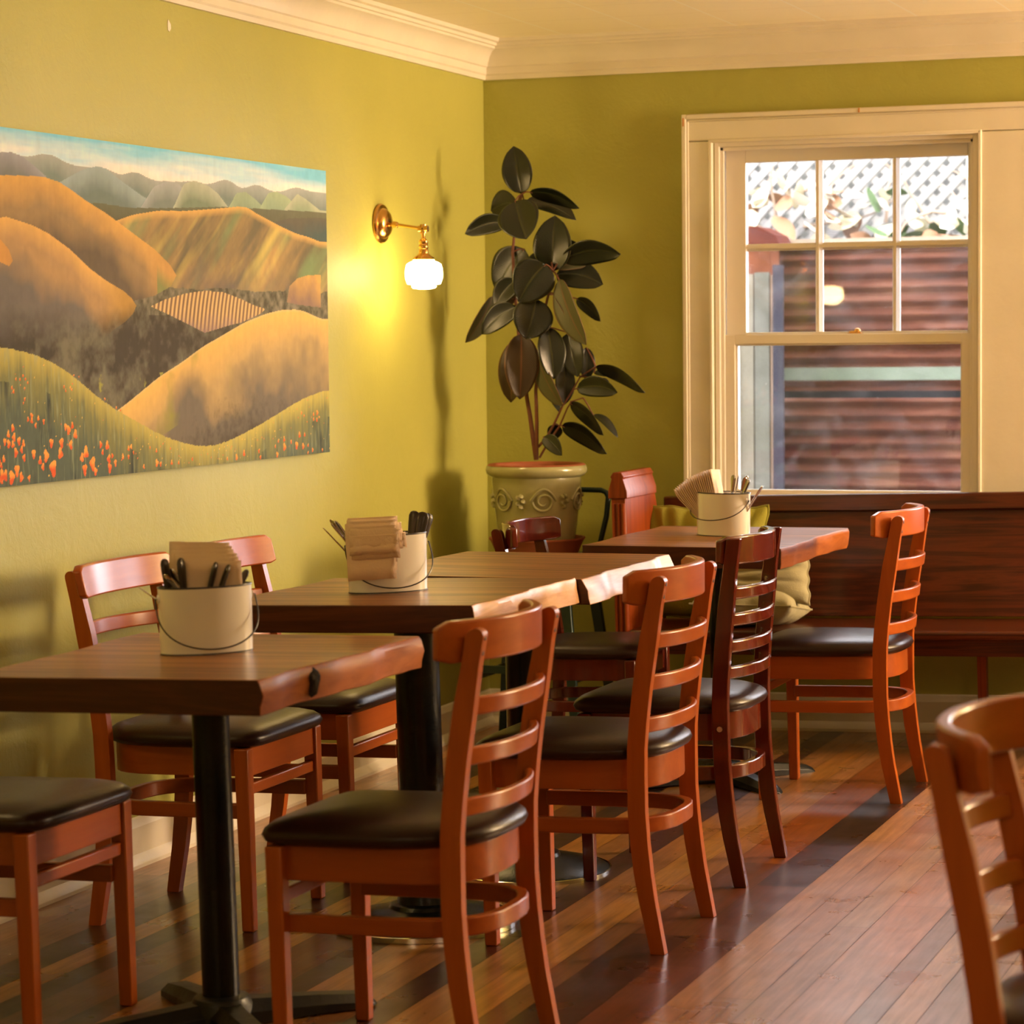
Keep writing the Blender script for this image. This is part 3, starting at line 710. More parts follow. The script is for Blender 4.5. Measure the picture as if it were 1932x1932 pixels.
# ------------------------------------------------------------------ oval buckets with cutlery and napkins
def bucket(label, loc, rz, side=-1, bail_drop=None, sc=1.0, tilt=True):
    t = thing('oval_bucket', label, 'bucket', loc, rz, 'cream enamel cutlery buckets')
    mw = Matrix.Translation(loc) @ (RT if tilt else Matrix()) @ Matrix.Rotation(rz, 4, 'Z') @ Matrix.Scale(sc, 4)
    t.matrix_world = mw; BM[t.name] = mw
    a, b, h = .093, .060, .133; n = 56
    def ell(k, z): return [((a+k)*math.cos(2*PI*i/n), (b+k)*math.sin(2*PI*i/n), z) for i in range(n)]
    MB().rings([ell(.0, .0), ell(.0, .004), ell(.0015, .10), ell(.0015, h), ell(-.0005, h), ell(-.002, .10), ell(-.0025, .006)], True, True).build('body', M['enamel'], t, smooth=50)
    MB().rings([ell(.0016, h-.0012), ell(.0030, h+.0002), ell(.0024, h+.0022), ell(.0, h+.0024), ell(-.0012, h), ell(-.0004, h-.0012)]+[ell(.0016, h-.0012)], True, False).build('rim', M['enamel_rim'], t)
    MB().rings([ell(.0, .0005), ell(.0016, .0009), ell(.0016, .0026), ell(.0, .0030)], True, False).build('base_seam', M['enamel_rim'], t)
    for s in (-1, 1):
        MB().tube([(s*(a-.002), 0, h-.022), (s*(a+.003), 0, h-.022), (s*(a+.004), 0, h-.022)], [.009, .009, .0045], 14).build('ear', M['enamel'], t)
    pts = []
    for i in range(41):
        u = i/40; ang = PI*u
        x = (a+.008+.010*math.sin(ang))*math.cos(ang)*(1.0+.04*math.sin(ang)); d = math.sin(ang)
        z = h-.022-bail_drop*d**.75; y = side*(.002+(b+.018)*d**.8)
        pts.append((x, y, z))
    pts = [(a+.003, 0, h-.022)]+pts+[(-a-.003, 0, h-.022)]
    MB().tube(pts, .0016, 8).build('bail_handle', M['wire'], t)
    return t
B1 = bucket('cream oval bucket of dark cutlery and napkins on the front table', (.980, -4.178, .7705), R_(38), -1, .098, .983)
B2 = bucket('cream oval bucket on the second table with napkins draped over its front', (.987, -3.272, .8063), R_(38), -1, .098, .984)
B3 = bucket('cream oval bucket with fanned napkins on the table by the pew', (1.1556, -1.0247, .7723), R_(-22), -1, .060, .980, False)

def cutlery(kind, mat, label, group):
    if kind == 'knife_handle':      # flat wide handle, business end down in the bucket
        t = thing('table_knife', label, 'knife', (0, 0, 0), 0, group)
        r = []
        for z, w, th in ((.060, .006, .003), (.075, .0090, .0045), (.12, .0108, .0055), (.160, .0138, .0060), (.175, .0142, .0055), (.183, .0105, .004), (.186, .004, .002)):
            r.append([(w*math.cos(2*PI*i/12), th*math.sin(2*PI*i/12), z) for i in range(12)])
        MB().rings(r).build('handle', mat, t, smooth=60)
        MB().box((-.007, -.0008, .0), (.007, .0008, .062)).build('blade', M['steel'], t)
    elif kind == 'fork':
        t = thing('table_fork', label, 'fork', (0, 0, 0), 0, group)
        r = []
        for z, w, th in ((.035, .010, .0012), (.060, .005, .0018), (.09, .0035, .0022), (.14, .0055, .0018), (.178, .0085, .0014), (.188, .0070, .0012), (.192, .0025, .001)):
            r.append([(w*math.cos(2*PI*i/10), th*math.sin(2*PI*i/10), z) for i in range(10)])
        MB().rings(r).build('handle', mat, t, smooth=60)
        m = MB()
        for k in range(4): m.box((-.0095+k*.0052, -.0008, .0), (-.0070+k*.0052, .0008, .036))
        m.build('tine', mat, t)
    else:
        t = thing('table_spoon', label, 'spoon', (0, 0, 0), 0, group)
        r = []
        for z, w, th in ((.0, .004, .001), (.012, .016, .003), (.03, .019, .004), (.048, .010, .003), (.06, .0035, .002), (.12, .0040, .002), (.175, .0075, .0015), (.186, .0065, .0012), (.190, .002, .001)):
            r.append([(w*math.cos(2*PI*i/10), th*math.sin(2*PI*i/10), z) for i in range(10)])
        MB().rings(r).build('bowl_and_handle', mat, t, smooth=60)
    return t
protos = {}
def put(bk, kind, mat, px, py, tilt, az, spin, label, group, z=.006):
    key = (kind, mat.name)
    if key not in protos: protos[key] = o = cutlery(kind, mat, label, group)
    else:
        o = dup(protos[key], (0, 0, 0), 0, label, group)
    # foot of the piece sits at (px,py) inside the bucket, leaning by tilt towards azimuth az (bucket frame)
    d = Vector((math.sin(tilt)*math.cos(az), math.sin(tilt)*math.sin(az), math.cos(tilt)))
    q = d.to_track_quat('Z', 'Y') @ Matrix.Rotation(spin, 4, 'Z').to_quaternion()
    bm = BM[bk.name]
    mw = bm @ Matrix.Translation((px, py, z)) @ q.to_matrix().to_4x4()
    o.matrix_world = mw
    return o
G1 = 'dark-handled cutlery in the front bucket'; D = M['darkhandle']; ST = M['steel']
def D2(v): return R_(v)
# front bucket: left half
put(B1, 'knife_handle', D, -.058, .000, D2(7), D2(150), D2(-14), 'dark wide-handled knife standing tallest at the left of the front bucket', G1)
put(B1, 'knife_handle', D, -.036, -.010, D2(4), D2(150), D2(-10), 'dark knife handle second from the left in the front bucket', G1)
put(B1, 'knife_handle', D, -.040, .012, D2(14), D2(5), D2(-8), 'dark knife handle leaning right behind the others in the front bucket', G1, .002)
put(B1, 'knife_handle', D, -.030, -.020, D2(16), D2(0), D2(-20), 'dark knife handle leaning right, front row of the front bucket', G1, -.004+.006)
put(B1, 'knife_handle', D, -.022, -.026, D2(22), D2(5), D2(-10), 'dark knife handle leaning right nearest the napkins in the front bucket', G1, .002)
put(B1, 'fork', ST, .018, -.010, D2(52), D2(172), D2(0), 'thin silver handle sticking out past the left side of the front bucket', G1, .02)
put(B1, 'fork', ST, .035, -.020, D2(38), D2(178), D2(30), 'silver fork handle crossing behind the dark handles of the front bucket', G1, .01)
put(B1, 'fork', ST, .040, .000, D2(34), D2(172), D2(60), 'silver fork handle slanting up to the left in front of the napkins', G1, .01)
put(B1, 'knife_handle', D, -.012, .000, D2(33), D2(2), D2(10), 'dark knife handle laid against the napkins of the front bucket', G1, .004)
put(B1, 'spoon', ST, -.050, .018, D2(10), D2(20), D2(0), 'spoon with rounded silver end among the dark handles', G1)
G2 = 'cutlery in the middle bucket'
for k, (a, b, c, l) in enumerate([(-.020, .004, 42, 'silver fork handle farthest left in the middle bucket'), (-.012, -.008, 38, 'silver fork handle second from the left in the middle bucket'), (-.018, .018, 34, 'silver fork handle leaning left behind the others, middle bucket'), (-.004, .010, 36, 'silver fork handle touching the draped napkins, middle bucket')]):
    put(B2, 'fork', ST, a, b, D2(c), D2(178-4*k), D2(15*k), l, G2, .012)
for k, (a, b, c, l) in enumerate([(.042, .004, 9, 'dark knife handle leftmost of the right-hand group, middle bucket'), (.045, -.012, 14, 'dark knife handle in the middle of the right-hand group, middle bucket'), (.050, .006, 20, 'dark knife handle leaning farthest right, middle bucket'), (.036, .018, 16, 'dark knife handle at the back of the right-hand group, middle bucket')]):
    put(B2, 'knife_handle', D, a, b, D2(c), D2(-5+10*k), D2(50+20*k), l, G2, .0)
G3 = 'silver cutlery in the bucket by the pew'
for k, (a, b, c, az, l) in enumerate([(.012, .0, 12, 20, 'thin silver handle standing alone just right of the fanned napkins'), (.010, -.01, 26, 15, 'silver handle leaning right, left of the tight cluster'), (.016, .0, 24, 10, 'silver handle in the tight cluster of the far bucket, second'), (.022, -.01, 22, 10, 'silver handle in the tight cluster of the far bucket, third'), (.030, -.015, 6, 10, 'upright silver handle at the front of the far bucket'), (.028, .01, 14, 30, 'silver handle rising highest behind the cluster'), (.034, .0, 16, 0, 'silver handle at the right of the cluster'), (.030, -.005, 35, 12, 'silver handle leaning far right, left of a pair'), (.036, -.008, 36, 8, 'silver handle leaning far right, right of a pair')]):
    put(B3, 'fork', ST, a, b, D2(c), D2(az), D2(25*k), l, G3, .0)

# paper napkins: each one a folded sheet
def napkin(W_, H_, bend, name='paper_napkin', wav=0., seed=0, th=.0012):
    # folded paper: sheet in XZ, bottom at z=0, bending towards -Y by 'bend' (list of (height fraction, angle))
    rng = random.Random(seed); n = 12; m = 6
    pts = [(0., 0.)]; ang = 0; 
    for i in range(1, n+1):
        u = i/n; ang = 0
        for (u0, a) in bend: 
            if u > u0: ang = a*min(1, (u-u0)/.18) if True else a
        y, z = pts[-1]; pts.append((y-math.sin(ang)*H_/n, z+math.cos(ang)*H_/n))
    vs, fs = [], []
    for (y, z), i in zip(pts, range(n+1)):
        for k in range(m+1):
            x = -W_/2+W_*k/m; vs.append((x, y+wav*math.sin(k*1.7+i*.9+seed)+rng.uniform(-.0003, .0003), z+(wav*.8*math.sin(k*2.1+seed) if i == n else 0)))
    for i in range(n):
        for k in range(m):
            a = i*(m+1)+k; fs.append((a, a+1, a+m+2, a+m+1))
    o = MB().add(vs, fs).build(name, M['napkin'], smooth=50)
    s = o.modifiers.new('sheet', 'SOLIDIFY'); s.thickness = th
    return o
def place(o, bk, x, y, z, rz=0, rx=0, ry=0, label='', group=''):
    bm = BM[bk.name]
    o.matrix_world = bm @ Matrix.Translation((x, y, z)) @ Euler((rx, ry, rz)).to_matrix().to_4x4()
    return tag(o, label, 'napkin', group)
# front bucket: upright packet filling the right half
for k in range(14):
    o = napkin(.120, .216-.0028*k-.004*(k % 3), [(.4, -.02)], seed=k, wav=.0006, th=.0026)
    place(o, B1, -.010+.0022*k, .040-.0036*k, .004, R_(-14), R_(4)-k*.004, R_(1.0*math.sin(k)+3-.4*k), 'kraft napkin in the upright packet of the front bucket', 'upright napkins in the front bucket')
# middle bucket: packet folded over the front edge, ends stepping down
for k in range(13):
    hh = .325-.0130*k
    o = napkin(.112, hh, [(.34+.012*k, 1.0), (.42+.018*k, 2.5), (.52+.02*k, 3.02)], seed=30+k, wav=.0012, th=.0018)
    place(o, B2, -.026+.0010*k*(1 if k % 2 else -.3), .006-.0032*k, .012, R_(-20), R_(4), R_(-2+.5*(k % 3)), 'kraft napkin draped over the front of the middle bucket', 'draped napkins in the middle bucket')
# far bucket: fan leaning left
for k in range(20):
    o = napkin(.085, .200-.0008*k, [(.80, -.02*k)], seed=60+k, wav=.0003, th=.0013)
    tag(o, 'kraft napkin in the fan leaning out of the bucket by the pew', 'napkin', 'fanned napkins in the far bucket')
    o.matrix_world = BM[B3.name] @ Matrix.Translation((.012-.0024*k, -.006, .010)) @ Euler((0, -R_(12+2.1*k), 0)).to_matrix().to_4x4() @ Matrix.Rotation(R_(-72), 4, 'Z')

# ------------------------------------------------------------------ pew
pw = thing('pew_bench', 'long reddish oak pew with carved end panel under the window', 'bench', (.66, -.30, 0))
px0 = pw.location.x; py0 = pw.location.y
def PB(a, b): return MB().box((a[0]-px0, a[1]-py0, a[2]), (b[0]-px0, b[1]-py0, b[2]))
# end panel: profile in y-z, extruded in x, with fluted front edge and gabled cap
def ppoly(x0, x1, poly): return MB().prism([(y-py0, z) for y, z in poly], x0-px0, x1-px0, 'x')
prof = [(-.555, .022), (-.555, .872), (-.215, .872), (-.185, .80), (-.150, .60), (-.120, .45), (-.10, .022)]
ppoly(.663, .713, prof).build('end_panel', M['oak_z'], pw, bevel=.003)
fl = MB()
for k in range(3): 
    x = .671+k*.017; fl.tube([(x-px0, -.556-py0, .02), (x-px0, -.556-py0, .855)], .0062, 8)
fl.build('fluting', M['oak_z'], pw)
cp = MB()
def capr(y, ins):  # cross-section in x-z at a given y
    pts = [(.655, .872), (.655, .896), (.668, .938), (.664, .944), (.674, .960), (.702, .960), (.712, .944), (.708, .938), (.721, .896), (.721, .872)]
    return [(x-px0, y-py0, z) for x, z in pts]
cp.rings([capr(-.562, 0), capr(-.225, 0)]); cp.build('cap', M['oak_z'], pw, bevel=.002)
# back, rails, seat
bk_ = MB().prism([(-.175-py0, .440), (-.105-py0, .795), (-.085-py0, .795), (-.155-py0, .440)], .713-px0, 4.6-px0, 'x'); bk_.build('back_panel', M['oak'], pw, bevel=.002)
tr_ = MB().prism([(-.125-py0, .795), (-.120-py0, .852), (-.070-py0, .852), (-.070-py0, .795)], .713-px0, 4.6-px0, 'x'); tr_.build('top_rail', M['oak'], pw, bevel=.005)
PB((.713, -.565, .402), (4.6, -.15, .432)).build('seat', M['oak'], pw, bevel=.010, seg=3)
PB((.713, -.515, .345), (4.6, -.490, .402)).build('apron', M['oak'], pw, bevel=.002)
for x in (1.83, 3.2):
    PB((x, -.30, .0), (x+.030, -.262, .40)).build('leg', M['oak_z'], pw, bevel=.002)
    MB().prism([(x-.075-px0, .402), (x-.075-px0, .352), (x-.035-px0, .350), (x-px0, .368), (x-px0, .402)], -.30-py0, -.27-py0, 'y').build('bracket', M['oak_z'], pw, bevel=.001)

pw.matrix_world = Matrix.Translation((px0, py0-.005, TILT*px0-.022)) @ RT @ Matrix.Scale(.983, 4)
# ------------------------------------------------------------------ cushions
def cushion(name, label, W_, H_, T_, mat, loc, rot, seed, creases, cat='cushion', group=None):
    n, m = 44, 44; rng = random.Random(seed); vs, fs = [], []
    def P(u, v, s):
        # u,v in [-1,1]; corners pulled out, edges drawn in
        k = (1-abs(u)**3.2)**.5*(1-abs(v)**3.2)**.5 if abs(u) < 1 and abs(v) < 1 else 0
        x = u*W_/2*(1-.05*(1-v*v)*(abs(u)**3)); z = v*H_/2*(1-.06*(1-u*u)*(abs(v)**3))
        y = s*T_/2*k
        w = 0
        for (cu, cv, dx, dz, amp, wd) in creases:
            d = (u-cu)*dz-(v-cv)*dx; al = (u-cu)*dx+(v-cv)*dz
            w += amp*math.exp(-(d/wd)**2)*math.exp(-(al/.9)**2)
        w += .0016*math.sin(u*9+seed)*math.sin(v*7+seed*2)
        return (x+(.003*math.sin(v*14+seed)*abs(u)**4), y+s*w*(k**.5 if k > 0 else 0), z+.003*math.sin(u*12+seed)*abs(v)**4)
    for s in (-1, 1):
        off = len(vs)
        for i in range(n+1):
            for j in range(m+1):
                vs.append(P(-1+2*i/n, -1+2*j/m, s))
        for i in range(n):
            for j in range(m):
                a = off+i*(m+1)+j; q = (a, a+1, a+m+2, a+m+1); fs.append(q if s > 0 else q[::-1])
    t = thing(name, label, cat, loc, 0, group)
    o = MB().add(vs, fs).build('cover', mat, t, smooth=0)
    bm = bmesh.new(); bm.from_mesh(o.data); bmesh.ops.remove_doubles(bm, verts=bm.verts, dist=.00005); bmesh.ops.recalc_face_normals(bm, faces=bm.faces); bm.to_mesh(o.data); bm.free()
    o.data.polygons.foreach_set('use_smooth', [True]*len(o.data.polygons))
    loop = []
    for i in range(41): loop.append(P(-1+2*i/40, -1, 1))
    for i in range(1, 41): loop.append(P(1, -1+2*i/40, 1))
    for i in range(1, 41): loop.append(P(1-2*i/40, 1, 1))
    for i in range(1, 41): loop.append(P(-1, 1-2*i/40, 1))
    MB().tube([(x, 0, z) for x, y, z in loop], .0035, 6).build('piping', mat, t)
    t.rotation_euler = rot
    return t
gc = [(-.85, .9, .35, -1, -.020, .07), (-.6, .9, .2, -1, -.018, .06), (-.3, .9, .1, -1, -.014, .08), (.75, .8, -.4, -1, -.016, .08), (.1, .95, .05, -1, -.010, .10)]
cushion('throw_cushion', 'lime green cushion leaning on the pew back behind the bucket', .43, .385, .11, M['green'], (.880, -.275, .622), (R_(-9), 0, 0), 2, gc)
bc = [(.0, .25, 1, -.12, -.012, .06), (.1, .0, 1, .10, -.012, .05), (-.1, -.3, 1, -.05, -.010, .06), (.7, .1, 1, .5, -.008, .05), (.2, .55, 1, -.3, -.012, .06), (0, .8, 1, .1, -.010, .05)]
cushion('linen_cushion', 'sage linen cushion slumped upright on another one at the pew', .36, .21, .13, M['beige'], (1.095, -.395, .600), (R_(-14), R_(-2), 0), 5, bc)
cushion('linen_cushion', 'flat sage linen cushion lying on the pew seat, bottom of the pile', .34, .27, .125, M['beige'], (1.075, -.40, .489), (R_(82), 0, 0), 9, [(0, 0, 1, .1, -.006, .08)])

# ------------------------------------------------------------------ metal stool, pot and rubber plant
PX, PY = .335, -.42
st = thing('metal_stool', 'dark green metal stool with a low hoop back, carrying the plant pot in the corner', 'stool', (PX, PY, 0))
def rsq(hw, r, n=6):
    p = []
    for cx_, cy_, a0 in ((hw-r, hw-r, 0), (-hw+r, hw-r, 90), (-hw+r, -hw+r, 180), (hw-r, -hw+r, 270)):
        for i in range(n+1): a = R_(a0+90*i/n); p.append((cx_+r*math.cos(a), cy_+r*math.sin(a)))
    return p
MB().rings([[(x, y, z) for x, y in rsq(w, .04)] for w, z in ((.150, .606), (.156, .612), (.156, .636), (.150, .642))]).build('seat', M['stool'], st, smooth=50)
for sx in (-1, 1):
    for sy in (-1, 1):
        r = []
        for z, d, w in ((.62, .138, .020), (.30, .175, .018), (.0, .208, .014)):
            x, y = sx*d, sy*d; r.append([(x-w, y-w*.55, z), (x+w, y-w*.55, z), (x+w, y+w*.55, z), (x-w, y+w*.55, z)])
        MB().rings(r).build('leg', M['stool'], st, bevel=.003)
for s in (-1, 1):
    MB().box((-.178, s*.174-.005, .255), (.178, s*.174+.005, .281)).build('footrest', M['stool'], st, bevel=.002)
    MB().box((s*.174-.005, -.178, .225), (s*.174+.005, .178, .251)).build('footrest', M['stool'], st, bevel=.002)
MB().tube([(-.150, .155, .60), (-.165, .170, .66), (-.185, .190, .76), (-.190, .198, .826), (-.182, .198, .842), (-.165, .198, .850), (0, .200, .852), (.165, .198, .850), (.182, .198, .842), (.190, .198, .826), (.185, .190, .76), (.165, .170, .66), (.150, .155, .60)], .0095, 12).build('hoop_back', M['stool'], st)
pt = thing('plant_pot', 'large olive-glazed pot with scrolling relief and terracotta lip, on the stool', 'plant pot', (PX, PY, .6435))
MB().lathe([(.110, .000), (.138, .002), (.150, .030), (.158, .048), (.163, .052), (.163, .058), (.155, .057), (.148, .034), (.130, .010), (.110, .008)], n=56, caps=True).build('saucer', M['terra'], pt, smooth=50)
MB().lathe([(.100, .009), (.120, .011), (.126, .030), (.136, .10), (.146, .19), (.151, .250), (.150, .262), (.160, .266), (.169, .274), (.172, .286), (.169, .299), (.160, .305), (.150, .304), (.144, .296), (.140, .28)], n=72, caps=True).build('bowl', M['potglaze'], pt, smooth=60)
MB().lathe([(.167, .3015), (.160, .3065), (.150, .3058), (.144, .298), (.142, .286)], n=72, caps=False).build('lip', M['terra'], pt, smooth=60)
MB().lathe([(.002, .282), (.08, .284), (.143, .280)], n=40, caps=False).build('soil', M['soil'], pt, smooth=60)
rel = MB()
def onpot(th, z, h=0):
    r = .126+(z-.03)*(.025/.22)+.002+h; return (r*math.cos(th), r*math.sin(th), z)
for k in range(6):
    c0 = -PI/2-.55+k*PI/3*1.0; zc = .185
    # S-shaped stem with spiral ends
    pts = []
    for i in range(46):
        a = i/45*2*PI*1.45; rr = .036*(1-i/45*.72)
        sg = 1 if k % 2 else -1
        pts.append(onpot(c0+sg*rr*math.cos(a+PI)/.14*1.0, zc+rr*math.sin(a+PI)*.98, .003))
    rel.tube(pts, [.0052*(1-.4*i/45) for i in range(46)], 8)
    q = [onpot(c0+(-.30+.6*i/14), zc+.036*math.cos((-.30+.6*i/14)*5.5)*(1 if k % 2 else 1)+.006, .002) for i in range(15)]
    rel.tube(q, .0045, 8)
    for j in range(5):
        a = j*1.2; b = c0+.52+.07*math.cos(a); z = zc+.002+.018*math.sin(a)
        rel.tube([onpot(b, z, -.002), onpot(b, z, .005), onpot(b+.02, z+.004, .001)], [.011, .009, .003], 8)
rel.build('relief', M['potglaze'], pt, smooth=60)

LEAF = [
(0.293, -0.42, 1.856, 0.268, -0.43, 2.016, 0.093, 0) ,
(0.32, -0.42, 1.861, 0.489, -0.4, 1.803, 0.038, 0) ,
(0.29, -0.39, 1.83, 0.467, -0.37, 1.766, 0.05, 0) ,
(0.258, -0.37, 1.828, 0.158, -0.36, 1.806, 0.083, 0) ,
(0.243, -0.42, 1.762, 0.097, -0.45, 1.725, 0.063, 0) ,
(0.279, -0.45, 1.831, 0.332, -0.49, 1.701, 0.129, 0) ,
(0.405, -0.44, 1.593, 0.42, -0.45, 1.78, 0.117, 0) ,
(0.441, -0.44, 1.633, 0.652, -0.46, 1.646, 0.073, 0) ,
(0.415, -0.42, 1.606, 0.506, -0.39, 1.612, 0.036, 1) ,
(0.396, -0.39, 1.66, 0.476, -0.36, 1.681, 0.043, 0) ,
(0.404, -0.4, 1.584, 0.564, -0.38, 1.549, 0.089, 0) ,
(0.286, -0.38, 1.673, 0.176, -0.37, 1.532, 0.108, 0) ,
(0.397, -0.48, 1.617, 0.312, -0.52, 1.492, 0.133, 0) ,
(0.269, -0.42, 1.568, 0.196, -0.44, 1.48, 0.068, 0) ,
(0.185, -0.42, 1.517, 0.091, -0.44, 1.359, 0.047, 1) ,
(0.277, -0.44, 1.478, 0.158, -0.46, 1.387, 0.075, 0) ,
(0.358, -0.47, 1.504, 0.332, -0.5, 1.368, 0.124, 0) ,
(0.438, -0.47, 1.568, 0.539, -0.49, 1.347, 0.064, 1) ,
(0.413, -0.45, 1.521, 0.491, -0.45, 1.379, 0.025, 1) ,
(0.477, -0.4, 1.503, 0.56, -0.4, 1.425, 0.039, 0) ,
(0.292, -0.44, 1.388, 0.296, -0.47, 1.167, 0.107, 2) ,
(0.269, -0.42, 1.368, 0.246, -0.42, 1.155, 0.082, 2) ,
(0.392, -0.45, 1.408, 0.418, -0.47, 1.234, 0.085, 0) ,
(0.351, -0.44, 1.305, 0.44, -0.45, 1.142, 0.046, 1) ,
(0.436, -0.42, 1.287, 0.439, -0.42, 1.148, 0.061, 0) ,
(0.451, -0.42, 1.389, 0.492, -0.44, 1.241, 0.075, 0) ,
(0.509, -0.4, 1.339, 0.51, -0.4, 1.229, 0.05, 0) ,
(0.549, -0.42, 1.275, 0.72, -0.42, 1.187, 0.032, 0) ,
(0.536, -0.4, 1.254, 0.58, -0.39, 1.243, 0.018, 0) ,
(0.484, -0.43, 1.202, 0.634, -0.45, 1.189, 0.064, 0) ,
(0.546, -0.39, 1.229, 0.587, -0.38, 1.207, 0.021, 0) ,
(0.461, -0.43, 1.154, 0.584, -0.45, 1.045, 0.036, 0) ,
(0.531, -0.4, 1.114, 0.615, -0.39, 1.037, 0.021, 0) ,
(0.434, -0.44, 1.078, 0.598, -0.46, 0.985, 0.048, 0) ,
(0.411, -0.4, 1.076, 0.374, -0.39, 1.029, 0.046, 0) ,
(0.368, -0.44, 1.04, 0.44, -0.46, 0.979, 0.048, 0) ,
(0.331, -0.39, 1.23, 0.411, -0.39, 1.119, 0.027, 0) ,
(0.35, -0.4, 1.664, 0.334, -0.39, 1.572, 0.072, 0) ,
(0.256, -0.38, 1.547, 0.181, -0.37, 1.45, 0.054, 2) ,
]
STEM = [
[(0.335, -0.42, 0.962), (0.324, -0.42, 1.037), (0.314, -0.42, 1.109), (0.299, -0.41, 1.175), (0.28, -0.4, 1.287), (0.268, -0.4, 1.395), (0.259, -0.4, 1.502), (0.25, -0.4, 1.663), (0.264, -0.41, 1.751), (0.293, -0.42, 1.856)], [(0.339, -0.43, 0.963), (0.345, -0.44, 1.092), (0.339, -0.43, 1.198), (0.353, -0.43, 1.305), (0.358, -0.43, 1.412), (0.391, -0.44, 1.518), (0.41, -0.45, 1.597), (0.39, -0.43, 1.712)], [(0.345, -0.43, 1.006), (0.37, -0.42, 1.034), (0.399, -0.42, 1.082), (0.431, -0.42, 1.145), (0.462, -0.42, 1.189), (0.494, -0.42, 1.242), (0.549, -0.42, 1.275)], [(0.35, -0.43, 0.97), (0.383, -0.43, 1.024), (0.423, -0.43, 1.077), (0.45, -0.43, 1.136), (0.465, -0.43, 1.159), (0.503, -0.42, 1.171)]
]
def leafmat(name, c1, c2, rough, vein=True):
    m, nt, p = newmat(name); L = nt.links.new
    a = N(nt, 'ShaderNodeVertexColor'); a.layer_name = 'uvw'
    sp = N(nt, 'ShaderNodeSeparateColor'); L(a.outputs[0], sp.inputs[0])
    d = N(nt, 'ShaderNodeValToRGB'); e = d.color_ramp.elements; e[0].position = .02; e[0].color = (*c2, 1); e[1].position = .07; e[1].color = (*c1, 1)
    L(sp.outputs[1], d.inputs[0])
    x = d.color_ramp.elements.new(.93); x.color = (*c1, 1); y = d.color_ramp.elements.new(.985); y.color = (*[v*1.2 for v in c2], 1)
    L(d.outputs[0], p.inputs['Base Color']); p.inputs['Roughness'].default_value = rough; p.inputs['Specular IOR Level'].default_value = .6
    w = N(nt, 'ShaderNodeTexWave'); w.inputs['Scale'].default_value = 8.0; w.inputs['Distortion'].default_value = .6
    cb = N(nt, 'ShaderNodeCombineXYZ'); ad = N(nt, 'ShaderNodeMath', operation='MULTIPLY_ADD'); ad.inputs[1].default_value = -.35; L(sp.outputs[1], ad.inputs[0]); L(sp.outputs[0], ad.inputs[2]); L(ad.outputs[0], cb.inputs[0]); L(cb.outputs[0], w.inputs['Vector'])
    b = N(nt, 'ShaderNodeBump'); b.inputs['Strength'].default_value = .22; b.inputs['Distance'].default_value = .002; L(w.outputs[0], b.inputs['Height']); L(b.outputs[0], p.inputs['Normal'])
    return m
LM = leafmat('rubber_plant_leaf_face', (.008, .012, .006), (.035, .038, .014), .26)
LU = leafmat('rubber_plant_leaf_underside', (.085, .085, .040), (.18, .09, .05), .48)
LR = leafmat('rubber_plant_leaf_bronze', (.040, .021, .006), (.13, .050, .018), .36)
rp = thing('rubber_plant', 'tall rubber plant with big glossy dark leaves in the corner pot', 'plant', (PX, PY, .928))
def mkleaf(k, bx, by, bz, tx, ty, tz, wproj, flag):
    B = Vector((bx, by, bz)); T_ = Vector((tx, ty, tz)); ax = (T_-B); L_ = ax.length; a = ax.normalized()
    view = (B-Vector(CAMLOC)).normalized()
    side = a.cross(view).normalized()                 # lies across the line of sight
    wproj *= 1.10; wreal = max(wproj*1.02, L_*.46) if L_ > .05 else max(wproj, .03)
    wreal = min(wreal, max(wproj*2.4, .05))
    tilt = math.acos(min(1, wproj/wreal))*(1 if k % 2 else -1)*.92
    if side.z < 0 and abs(a.z) < .8: side = -side
    nrm = a.cross(side).normalized()
    w_ = side*math.cos(tilt)+nrm*math.sin(tilt); nn = a.cross(w_).normalized()
    if nn.dot(view) > 0: nn = -nn; 
    n, m = 16, 10; vs, fs, at = [], [], []
    droop = .10*L_ if abs(a.z) < .85 else .03*L_
    for i in range(n+1):
        t = i/n; tt = t*1.0
        prof = (math.sin(PI*min(1, tt**.88)))**.62 if 0 < t < 1 else 0
        if t > .93: prof *= (1-(t-.93)/.07)**.7*.9+.02
        hw = wreal/2*prof
        c = B+a*(L_*t)+Vector((0, 0, 1))*(droop*math.sin(PI*t)) if abs(a.z) < .85 else B+a*(L_*t)-nn*(-.06*L_*math.sin(PI*t))
        for j in range(m+1):
            u = -1+2*j/m
            p = c+w_*(hw*u)+nn*(hw*.22*abs(u)**1.3)+nn*(.02*L_*math.sin(t*6+k)*u*u*.3)
            vs.append(tuple(p-rp.location)); at.append((t, abs(u), 0))
    for i in range(n):
        for j in range(m):
            q = i*(m+1)+j; fs.append((q, q+m+1, q+m+2, q+1))
    me = bpy.data.meshes.new('leaf'); me.from_pydata(vs, [], fs)
    ca = me.color_attributes.new('uvw', 'FLOAT_COLOR', 'POINT')
    for d, c in zip(ca.data, at): d.color = (*c, 1)
    me.polygons.foreach_set('use_smooth', [True]*len(me.polygons))
    me.update()
    if sum(p.normal.dot(nn) for p in me.polygons) < 0: me.flip_normals()
    front, back = (LM, LU) if flag == 0 else ((LU, LM) if flag == 1 else (LR, LM))
    me.materials.append(front); me.materials.append(back)
    o = bpy.data.objects.new('leaf', me); COL.objects.link(o); o.parent = rp
    s = o.modifiers.new('thickness', 'SOLIDIFY'); s.thickness = .0011; s.offset = -1; s.material_offset = 1; s.material_offset_rim = 0
    if flag == 2: o['label'] = 'bronze-backed leaf'
for k, l in enumerate(LEAF): mkleaf(k, *l)
